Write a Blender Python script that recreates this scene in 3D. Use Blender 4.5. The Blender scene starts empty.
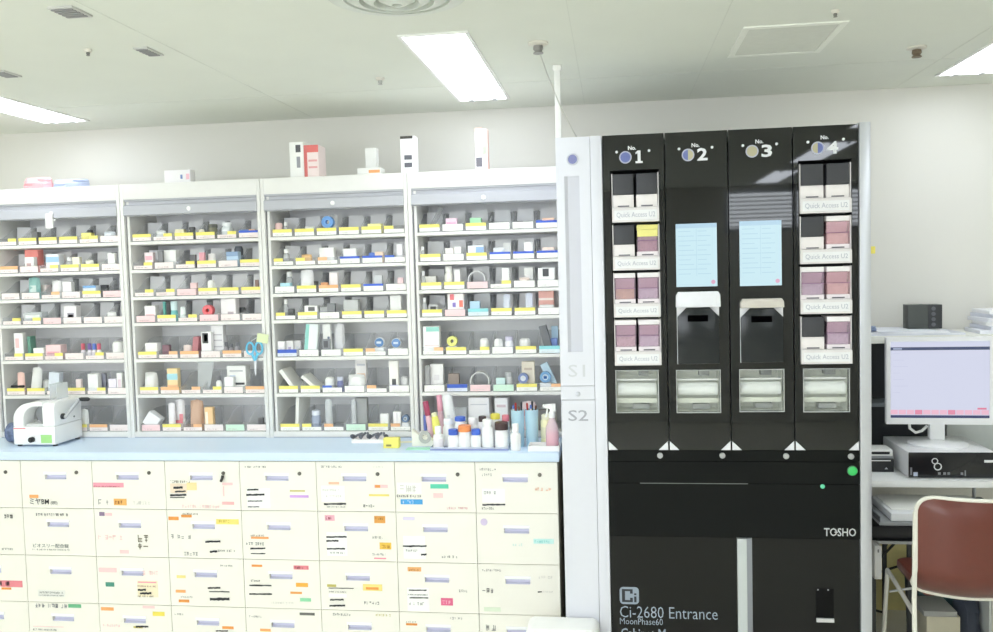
import bpy, bmesh, math, random
from mathutils import Vector, Matrix
random.seed(7)
EXPO = .22
S = bpy.context.scene
COL = S.collection
PI = math.pi

# ------------------------------------------------------------------ camera frame
W_, H_, F_ = 993.0, 632.0, 871.2
YAW, PITCH, ROLL = 0.1347, 0.0543, -0.0267
EYE = Vector((0, 0, 1.63))
cw, sw = math.cos(YAW), math.sin(YAW); cp, sp = math.cos(PITCH), math.sin(PITCH); cr, sr = math.cos(ROLL), math.sin(ROLL)
FWD = Vector((-sw * cp, cw * cp, -sp)); R0 = Vector((cw, sw, 0)); U0 = R0.cross(FWD)
RT = cr * R0 + sr * U0; UP = -sr * R0 + cr * U0

def ray(u, v):
    return FWD * F_ + RT * (u - W_ / 2) + UP * (H_ / 2 - v)
def at(u, v, Y):                       # a measured point of the photo on the upright plane y = Y
    d = ray(u, v); return EYE + d * (Y / d.y)
def atz(u, v, z):                      # ... on the level plane z
    d = ray(u, v); return EYE + d * ((z - EYE.z) / d.z)

cam = bpy.data.cameras.new('camera'); camo = bpy.data.objects.new('camera', cam); COL.objects.link(camo)
cam.sensor_width = 36; cam.lens = 36 * F_ / W_; cam.clip_start = 0.05; cam.clip_end = 60
camo.matrix_world = Matrix(((RT.x, UP.x, -FWD.x, EYE.x), (RT.y, UP.y, -FWD.y, EYE.y), (RT.z, UP.z, -FWD.z, EYE.z), (0, 0, 0, 1)))
S.camera = camo

# ------------------------------------------------------------------ materials
def lin(c):
    return tuple(((x / 255) / 12.92 if x / 255 <= .04045 else ((x / 255 + .055) / 1.055) ** 2.4) for x in c) + (1,)
MATS = {}
def mat(rgb, rough=.5, metal=0, noise=.04, scale=30, spec=.5, coat=0):
    key = (tuple(rgb), rough, metal, noise, scale, spec, coat)
    if key in MATS: return MATS[key]
    m = bpy.data.materials.new('paint'); m.use_nodes = True; nt = m.node_tree; b = nt.nodes['Principled BSDF']
    c = lin(rgb)
    if noise:
        tc = nt.nodes.new('ShaderNodeTexCoord'); n = nt.nodes.new('ShaderNodeTexNoise'); n.inputs['Scale'].default_value = scale
        r = nt.nodes.new('ShaderNodeValToRGB')
        r.color_ramp.elements[0].position = .3; r.color_ramp.elements[1].position = .7
        r.color_ramp.elements[0].color = tuple(x * (1 - noise) for x in c[:3]) + (1,)
        r.color_ramp.elements[1].color = c
        nt.links.new(tc.outputs['Object'], n.inputs['Vector']); nt.links.new(n.outputs['Fac'], r.inputs['Fac'])
        nt.links.new(r.outputs['Color'], b.inputs['Base Color'])
    else: b.inputs['Base Color'].default_value = c
    b.inputs['Roughness'].default_value = rough; b.inputs['Metallic'].default_value = metal
    b.inputs['Specular IOR Level'].default_value = spec
    if coat: b.inputs['Coat Weight'].default_value = coat; b.inputs['Coat Roughness'].default_value = .04
    MATS[key] = m; return m
def clear(rgb, thru, rough=.15, milky=False):
    key = ('clear', tuple(rgb), thru, rough, milky)
    if key in MATS: return MATS[key]
    m = bpy.data.materials.new('clear_plastic'); m.use_nodes = True; nt = m.node_tree; nt.nodes.clear()
    out = nt.nodes.new('ShaderNodeOutputMaterial'); mx = nt.nodes.new('ShaderNodeMixShader')
    t = nt.nodes.new('ShaderNodeBsdfTransparent'); p = nt.nodes.new('ShaderNodeBsdfPrincipled')
    p.inputs['Base Color'].default_value = lin(rgb); p.inputs['Roughness'].default_value = rough
    tt = [1 - (1 - x) * .15 for x in lin(rgb)[:3]]
    t.inputs['Color'].default_value = tuple(tt) + (1,)
    mx.inputs['Fac'].default_value = thru
    src = p
    if milky:
        src = nt.nodes.new('ShaderNodeMixShader'); tl = nt.nodes.new('ShaderNodeBsdfTranslucent'); tl.inputs['Color'].default_value = lin(rgb); src.inputs['Fac'].default_value = float(milky)
        nt.links.new(p.outputs[0], src.inputs[1]); nt.links.new(tl.outputs[0], src.inputs[2])
    nt.links.new(src.outputs[0], mx.inputs[1]); nt.links.new(t.outputs[0], mx.inputs[2]); nt.links.new(mx.outputs[0], out.inputs['Surface'])
    MATS[key] = m; return m
def glow(rgb, s):
    key = ('glow', tuple(rgb), s)
    if key in MATS: return MATS[key]
    m = bpy.data.materials.new('lit'); m.use_nodes = True; nt = m.node_tree; nt.nodes.clear()
    out = nt.nodes.new('ShaderNodeOutputMaterial'); e = nt.nodes.new('ShaderNodeEmission')
    e.inputs['Color'].default_value = lin(rgb); e.inputs['Strength'].default_value = s
    nt.links.new(e.outputs[0], out.inputs['Surface']); MATS[key] = m; return m
# screens: a glossy dark glass that gives off the picture's light
def screen(rgb, s):
    key = ('screen', tuple(rgb), s)
    if key in MATS: return MATS[key]
    m = bpy.data.materials.new('screen_light'); m.use_nodes = True; b = m.node_tree.nodes['Principled BSDF']
    b.inputs['Base Color'].default_value = (.02, .02, .02, 1); b.inputs['Roughness'].default_value = .25
    b.inputs['Emission Color'].default_value = lin(rgb); b.inputs['Emission Strength'].default_value = s * 2 ** -EXPO
    MATS[key] = m; return m

WHITE = mat((244, 244, 242)); CABW = mat((232, 231, 228), .45, noise=.02); CREAM = mat((243, 240, 231), .5, noise=.02, scale=8)
BLACK = mat((34, 36, 38), .4); MID = mat((8, 12, 13), .05, noise=0, spec=.2); GLOSS = mat((14, 16, 18), .03, noise=.0, spec=.62); DARK = mat((50, 52, 56), .5)
STEEL = mat((200, 203, 208), .35, .7, noise=.02); GREY = mat((170, 172, 176)); INK = mat((40, 40, 44), .8, noise=0)
BIN = clear((250, 251, 253), .8, .3, True); CLEAR = clear((236, 240, 242), .62, .1); FROST = clear((251, 251, 253), .12, .5, .2); PANE = clear((240, 244, 244), .95, .04)

# ------------------------------------------------------------------ mesh builder
class MB:
    def __init__(s): s.v = []; s.f = []
    def add(s, vs, fs):
        o = len(s.v); s.v += [tuple(p) for p in vs]; s.f += [tuple(i + o for i in f) for f in fs]; return s
    def box(s, x0, x1, y0, y1, z0, z1):
        return s.add([(x0, y0, z0), (x1, y0, z0), (x1, y1, z0), (x0, y1, z0), (x0, y0, z1), (x1, y0, z1), (x1, y1, z1), (x0, y1, z1)],
                     [(3, 2, 1, 0), (4, 5, 6, 7), (0, 1, 5, 4), (1, 2, 6, 5), (2, 3, 7, 6), (3, 0, 4, 7)])
    def prism(s, poly, a, b, axis='y'):           # poly: (x,z) for axis y, (y,z) for axis x, (x,y) for axis z
        n = len(poly)
        def P(q, t): return (q[0], t, q[1]) if axis == 'y' else ((t, q[0], q[1]) if axis == 'x' else (q[0], q[1], t))
        vs = [P(q, a) for q in poly] + [P(q, b) for q in poly]
        return s.add(vs, [tuple(range(n)), tuple(range(2 * n - 1, n - 1, -1))] + [(i, i + n, (i + 1) % n + n, (i + 1) % n) for i in range(n)])
    def lathe(s, prof, c=(0, 0, 0), axis='z', n=20, closed=False):
        vs = []; fs = []
        for r, h in prof:
            for k in range(n):
                a = 2 * PI * k / n; p, q = max(r, 1e-5) * math.cos(a), max(r, 1e-5) * math.sin(a)
                d = (p, q, h) if axis == 'z' else ((p, h, q) if axis == 'y' else (h, p, q))
                vs.append((c[0] + d[0], c[1] + d[1], c[2] + d[2]))
        m = len(prof)
        for i in range(m if closed else m - 1):
            j = (i + 1) % m
            for k in range(n): fs.append((i * n + k, i * n + (k + 1) % n, j * n + (k + 1) % n, j * n + k))
        if not closed: fs.append(tuple(range(n - 1, -1, -1))); fs.append(tuple((m - 1) * n + k for k in range(n)))
        return s.add(vs, fs)
    def cyl(s, c, r, h, axis='z', n=20): return s.lathe([(r, 0), (r, h)], c, axis, n)
    def ring(s, c, R, r, axis='y', n=28, k=8):
        return s.lathe([(R + r * math.cos(2 * PI * i / k), r * math.sin(2 * PI * i / k)) for i in range(k)], c, axis, n, True)
    def tube(s, pts, r, n=8):
        pts = [Vector(p) for p in pts]; vs = []; fs = []; prev = None
        for i, p in enumerate(pts):
            t = (pts[min(i + 1, len(pts) - 1)] - pts[max(i - 1, 0)]).normalized()
            if prev is None: a = t.orthogonal().normalized()
            else: a = (prev - t * prev.dot(t)).normalized()
            prev = a; b = t.cross(a)
            for k in range(n):
                an = 2 * PI * k / n; vs.append(p + (a * math.cos(an) + b * math.sin(an)) * r)
        for i in range(len(pts) - 1):
            for k in range(n): fs.append((i * n + k, i * n + (k + 1) % n, (i + 1) * n + (k + 1) % n, (i + 1) * n + k))
        fs.append(tuple(range(n - 1, -1, -1))); fs.append(tuple((len(pts) - 1) * n + k for k in range(n)))
        return s.add(vs, fs)
    def build(s, name, m, parent=None, bev=0, off=None, sub=0):
        me = bpy.data.meshes.new(name); off = Vector(off) if off else None
        bm = bmesh.new(); bv = [bm.verts.new(Vector(p) - off if off else p) for p in s.v]
        for f in s.f:
            try: bm.faces.new([bv[i] for i in f])
            except ValueError: pass
        bmesh.ops.recalc_face_normals(bm, faces=bm.faces)
        if bev: bmesh.ops.bevel(bm, geom=[e for e in bm.edges if len(e.link_faces) == 2 and e.calc_face_angle() > .5], offset=bev, segments=2, profile=.6, affect='EDGES', clamp_overlap=True)
        for e in bm.edges:
            if len(e.link_faces) == 2 and e.calc_face_angle() > .62: e.smooth = False
        for f in bm.faces: f.smooth = True
        bm.to_mesh(me); bm.free()
        o = bpy.data.objects.new(name, me); COL.objects.link(o); me.materials.append(m)
        if parent: o.parent = parent
        if sub:
            q = o.modifiers.new('smooth', 'SUBSURF'); q.levels = q.render_levels = sub
        return o
def B(*a): return MB().box(*a)
def tag(o, label, cat, group=None):
    o['label'] = label; o['category'] = cat
    if group: o['group'] = group
    return o
def thing(name, label, cat, loc=(0, 0, 0), rot=(0, 0, 0), group=None):
    o = bpy.data.objects.new(name, None); COL.objects.link(o); o.empty_display_size = .05
    o.location = loc; o.rotation_euler = rot
    return tag(o, label, cat, group)
def struct(name, mb, m, parent=None, bev=0):
    o = mb.build(name, m, parent, bev)
    if not parent: o['kind'] = 'structure'
    return o
def copy_tree(o, parent=None):
    c = o.copy(); COL.objects.link(c); c.parent = parent
    for ch in o.children: copy_tree(ch, c)
    return c
def letters(name, s, x0, x1, z0, z1, y, m, parent, off=(0, 0, 0), bold=0):
    """lettering facing -Y, fitted to a rectangle"""
    cu = bpy.data.curves.new('letters', 'FONT'); cu.body = s; cu.extrude = .0; cu.resolution_u = 2; cu.offset = bold
    tmp = bpy.data.objects.new('letters_tmp', cu); COL.objects.link(tmp)
    dg = bpy.context.evaluated_depsgraph_get(); me = bpy.data.meshes.new_from_object(tmp.evaluated_get(dg))
    bpy.data.objects.remove(tmp); bpy.data.curves.remove(cu)
    if not me.vertices: return None
    xs = [v.co.x for v in me.vertices]; ys = [v.co.y for v in me.vertices]
    fx = (x1 - x0) / max(1e-6, max(xs) - min(xs)); fz = (z1 - z0) / max(1e-6, max(ys) - min(ys)); mx, my = min(xs), min(ys)
    for v in me.vertices:
        v.co = Vector((x0 + (v.co.x - mx) * fx, y, z0 + (v.co.y - my) * fz)) - Vector(off)
    me.materials.append(m); me.name = name
    o = bpy.data.objects.new(name, me); COL.objects.link(o); o.parent = parent
    return o
ORD = ['first', 'second', 'third', 'fourth', 'fifth', 'sixth', 'seventh']

# ------------------------------------------------------------------ the room
XL, XR, YF, YB, ZC = -4.6, 3.3, -2.6, 4.196, 2.395
WALL = mat((227, 225, 219), .7, noise=.02, scale=3); CEIL = mat((230, 233, 224), .8, noise=.02, scale=5)
struct('floor', B(XL, XR, YF, YB, -.05, 0), mat((236, 233, 222), .4, noise=.04, scale=6))
struct('ceiling', B(XL, XR, YF, YB, ZC, ZC + .05), CEIL)
struct('wall_back', B(XL - .1, XR + .1, YB, YB + .1, -.05, ZC + .05), WALL)
struct('wall_left', B(XL - .1, XL, YF, YB, -.05, ZC + .05), WALL)
struct('wall_right', B(XR, XR + .1, YF, YB, -.05, ZC + .05), WALL)
wf = MB()
UNSEEN_WINX = [(-4.3, -2.35, 1.0, 2.25), (-2.15, -.3, 1.0, 2.25), (1.12, 2.5, 1.93, 2.36)]  # first two unseen windows added as frontal fill; third read from a door reflection
zb0 = -.05; xs = XL - .1
for (xa, xb, za, zb) in UNSEEN_WINX:
    wf.box(xs, xa, YF - .1, YF, zb0, ZC + .05).box(xa, xb, YF - .1, YF, zb0, za).box(xa, xb, YF - .1, YF, zb, ZC + .05); xs = xb
wf.box(xs, XR + .1, YF - .1, YF, zb0, ZC + .05)
struct('wall_front', wf, WALL)
struct('baseboard_back', B(XL, XR, YB - .01, YB, 0, .07), mat((150, 148, 142)))
for n, (xa, xb, za, zb) in enumerate(UNSEEN_WINX):
    win = bpy.data.objects.new('window_%d' % (n + 1), None); COL.objects.link(win); win['kind'] = 'structure'
    fr = MB(); xm_ = (xa + xb) / 2
    for a, b_, c, d in ((xa, xa + .04, za, zb), (xb - .04, xb, za, zb), (xa + .04, xb - .04, za, za + .04), (xa + .04, xb - .04, zb - .04, zb), (xm_ - .02, xm_ + .02, za + .04, zb - .04)): fr.box(a, b_, YF - .09, YF - .02, c, d)
    fr.build('window_frame', STEEL, win)
    B(xa + .04, xb - .04, YF - .06, YF - .055, za + .04, zb - .04).build('window_pane', clear((250, 252, 252), .97, .02), win)
    if n == 2:
        bl = MB(); z = za + .05
        while z < zb - .05: bl.box(xa + .03, xb - .03, YF - .045, YF - .035, z, z + .016); z += .042
        bl.build('blind_slats', mat((200, 202, 204)), win)
    pl = bpy.data.lights.new('window_daylight', 'AREA'); pl.shape = 'RECTANGLE'; pl.size = xb - xa; pl.size_y = zb - za; pl.cycles.is_portal = True
    po = bpy.data.objects.new('window_daylight', pl); COL.objects.link(po); po.location = (xm_, YF - .11, (za + zb) / 2); po.rotation_euler = (PI / 2, 0, 0); po.parent = win
for i, x in enumerate((-1.45, -.12, .36, 1.27)):
    struct('trim_%d' % (i + 1), B(x - .0012, x + .0012, 1.2, YB, ZC - .0012, ZC), mat((218, 221, 212), noise=0))
struct('trim_5', B(-4.0, XR, 3.62, 3.6222, ZC - .0012, ZC), mat((219, 222, 213), noise=0))

# ceiling lights, recessed fluorescent troffers
LIGHTS = [(x, y) for y in (3.375, 1.68, -.04, -1.76) for x in (-2.6, -.565, 1.475)] 
LAMP = glow((240, 247, 255), 8.5)
lab = {(-2.6, 3.375): 'white recessed strip light over the crank machine, its end in view', (-.565, 3.375): 'white recessed strip light in the middle of the ceiling',
       (1.475, 3.375): 'white recessed strip light above the computer desk'}
proto = None
for x, y in LIGHTS:
    t = thing('ceiling_light', lab.get((x, y), 'white recessed strip light further into the room behind the view'), 'ceiling light', (x, y, ZC), group='recessed strip lights')
    if proto is None:
        f = MB(); hw, hl = .105, .555
        f.box(-hw - .012, -hw, -hl - .012, hl + .012, -.006, 0).box(hw, hw + .012, -hl - .012, hl + .012, -.006, 0).box(-hw, hw, -hl - .012, -hl, -.006, 0).box(-hw, hw, hl, hl + .012, -.006, 0)
        f.build('frame', WHITE, t); B(-hw, hw, -hl, hl, -.004, -.001).build('diffuser', LAMP, t)
        for k in (-.06, .045): B(k, k + .02, hl - .05, hl - .006, -.012, -.0045).build('lamp_socket', mat((205, 208, 210)), t)
        proto = t
    else:
        for ch in proto.children: copy_tree(ch, t)

# round air diffuser, access hatch, detectors, slot vents
t = thing('air_diffuser', 'round white ceiling air diffuser of concentric rings', 'air vent', (-.58, 2.40, ZC))
for k, (r0, r1, zz) in enumerate(((.19, .155, -.012), (.14, .11, -.02), (.095, .07, -.026), (.052, .02, -.03))):
    MB().lathe([(r0, -.002), (r0, zz * .5), (r1, zz), (r1 - .006, zz), (r1 - .004, -.002)], n=40).build('ring', mat((222, 226, 220)), t)
MB().cyl((0, 0, -.004), .195, .0035, n=40).build('backing', mat((212, 216, 210)), t)
a0, a1, b0, b1 = .435, .765, 2.97, 3.38
t = thing('access_hatch', 'square ceiling access hatch with white frame above the black dispenser', 'hatch', ((a0 + a1) / 2, (b0 + b1) / 2, ZC))
hx, hy = (a1 - a0) / 2, (b1 - b0) / 2
MB().box(-hx, hx, -hy, -hy + .022, -.005, 0).box(-hx, hx, hy - .022, hy, -.005, 0).box(-hx, -hx + .022, -hy + .022, hy - .022, -.005, 0).box(hx - .022, hx, -hy + .022, hy - .022, -.005, 0).build('frame', mat((244, 246, 238)), t)
B(-hx + .024, hx - .024, -hy + .024, hy - .024, -.003, -.0005).build('panel', mat((222, 224, 216), .8), t)
def detector(x, y, r, label, name='smoke_detector', col=(190, 190, 186)):
    t = thing(name, label, 'sprinkler' if 'sprinkler' in name else 'detector', (x, y, ZC))
    MB().lathe([(r, 0), (r, -.006), (r * .7, -.010)], n=24).build('rose', mat((226, 222, 212)), t)
    k = min(1, r / .03); MB().lathe([(r * .45, -.0105), (r * .5, -.0105 - .0115 * k), (r * .32, -.0105 - .0195 * k), (r * .5, -.0105 - .0235 * k), (r * .5, -.0105 - .0265 * k)], n=16).build('sensor_head', mat(col), t)
detector(-.24, 3.01, .035, 'ceiling sprinkler head beside the white cable duct', 'sprinkler_head', (150, 148, 145))
detector(1.11, 3.40, .034, 'ceiling sprinkler head with bronze ring over the desk side', 'sprinkler_head', (120, 105, 85))
detector(-.9, 3.40, .018, 'small ceiling detector nub beside the middle strip light')
detector(-1.72, 2.74, .012, 'tiny dark ceiling nub between the two slot vents', 'ceiling_sensor', (110, 110, 108))
detector(.69, 2.84, .012, 'tiny dark ceiling nub next to the access hatch', 'ceiling_sensor', (130, 130, 126))
for x, y, w, l, lb in ((-1.52, 2.345, .075, .1, 'grey slot vent at the upper edge of the ceiling view'), (-1.54, 2.805, .05, .11, 'grey slot vent in line with the middle strip light end'), (-2.2, 2.98, .06, .1, 'grey slot vent next to the strip light over the crank machine')):
    t = thing('slot_vent', lb, 'air vent', (x, y, ZC), group='ceiling slot vents')
    B(-w / 2, w / 2, -l / 2, l / 2, -.006, 0).build('vent_frame', mat((206, 206, 202)), t, .001)
    g = MB()
    for k in range(5): g.box(-w / 2 + .006, w / 2 - .006, -l / 2 + .008 + k * (l - .016) / 5, -l / 2 + .008 + (k + .55) * (l - .016) / 5, -.009, -.0062)
    g.build('vent_slats', mat((150, 150, 150)), t)

# white cable duct and thin wire from ceiling to the white side unit
t = thing('cable_duct', 'thin white vertical cable duct rising from the white S unit to ceiling', 'cable duct', (-.198, 3.36, 2.104))
B(-.011, .011, -.008, .008, 0, ZC - 2.104).build('duct', mat((240, 240, 238)), t, .002)
B(-.016, .016, -.012, .012, ZC - 2.104 - .02, ZC - 2.1045).build('ceiling_flange', WHITE, t, .002)
w = MB().tube([(-.235, 3.02, 2.36), (-.215, 3.07, 2.30), (-.18, 3.16, 2.21), (-.135, 3.26, 2.125), (-.125, 3.29, 2.107)], .0022, 6).build('cable', mat((205, 205, 198)))
tag(w, 'thin pale wire hanging from sprinkler down to the white S unit', 'cable')

# ------------------------------------------------------------------ counter: drawer columns and worktop
YD = 3.399; DX0 = -2.544; DW = .33; DZ0 = .861; DH = .2064
top = B(-2.9, -.226, 3.385, 4.15, .865, .9).build('worktop', mat((214, 231, 250), .35, noise=.02, scale=4), None, .004, off=(-1.5, 3.7, .865))
top.location = (-1.5, 3.7, .865); tag(top, 'long pale blue worktop over the cream drawer columns', 'worktop')
DZOOM = {1: (0, 440), 2: (160, 440), 3: (315, 440), 4: (440, 440)}; DS = 3.294
PEACH = (246, 176, 110); ORG = (240, 160, 80); PK = (245, 160, 180); PKF = (248, 212, 212); YL = (246, 228, 100); INKC = (52, 52, 56); TXT = (150, 150, 150)
TEAL = (90, 200, 175); BLU = (70, 160, 225); PAPER = (250, 250, 247); LIL = (205, 185, 225); FAINT = (222, 220, 214); VIO = (215, 170, 235); OLV = (205, 195, 110)
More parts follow.
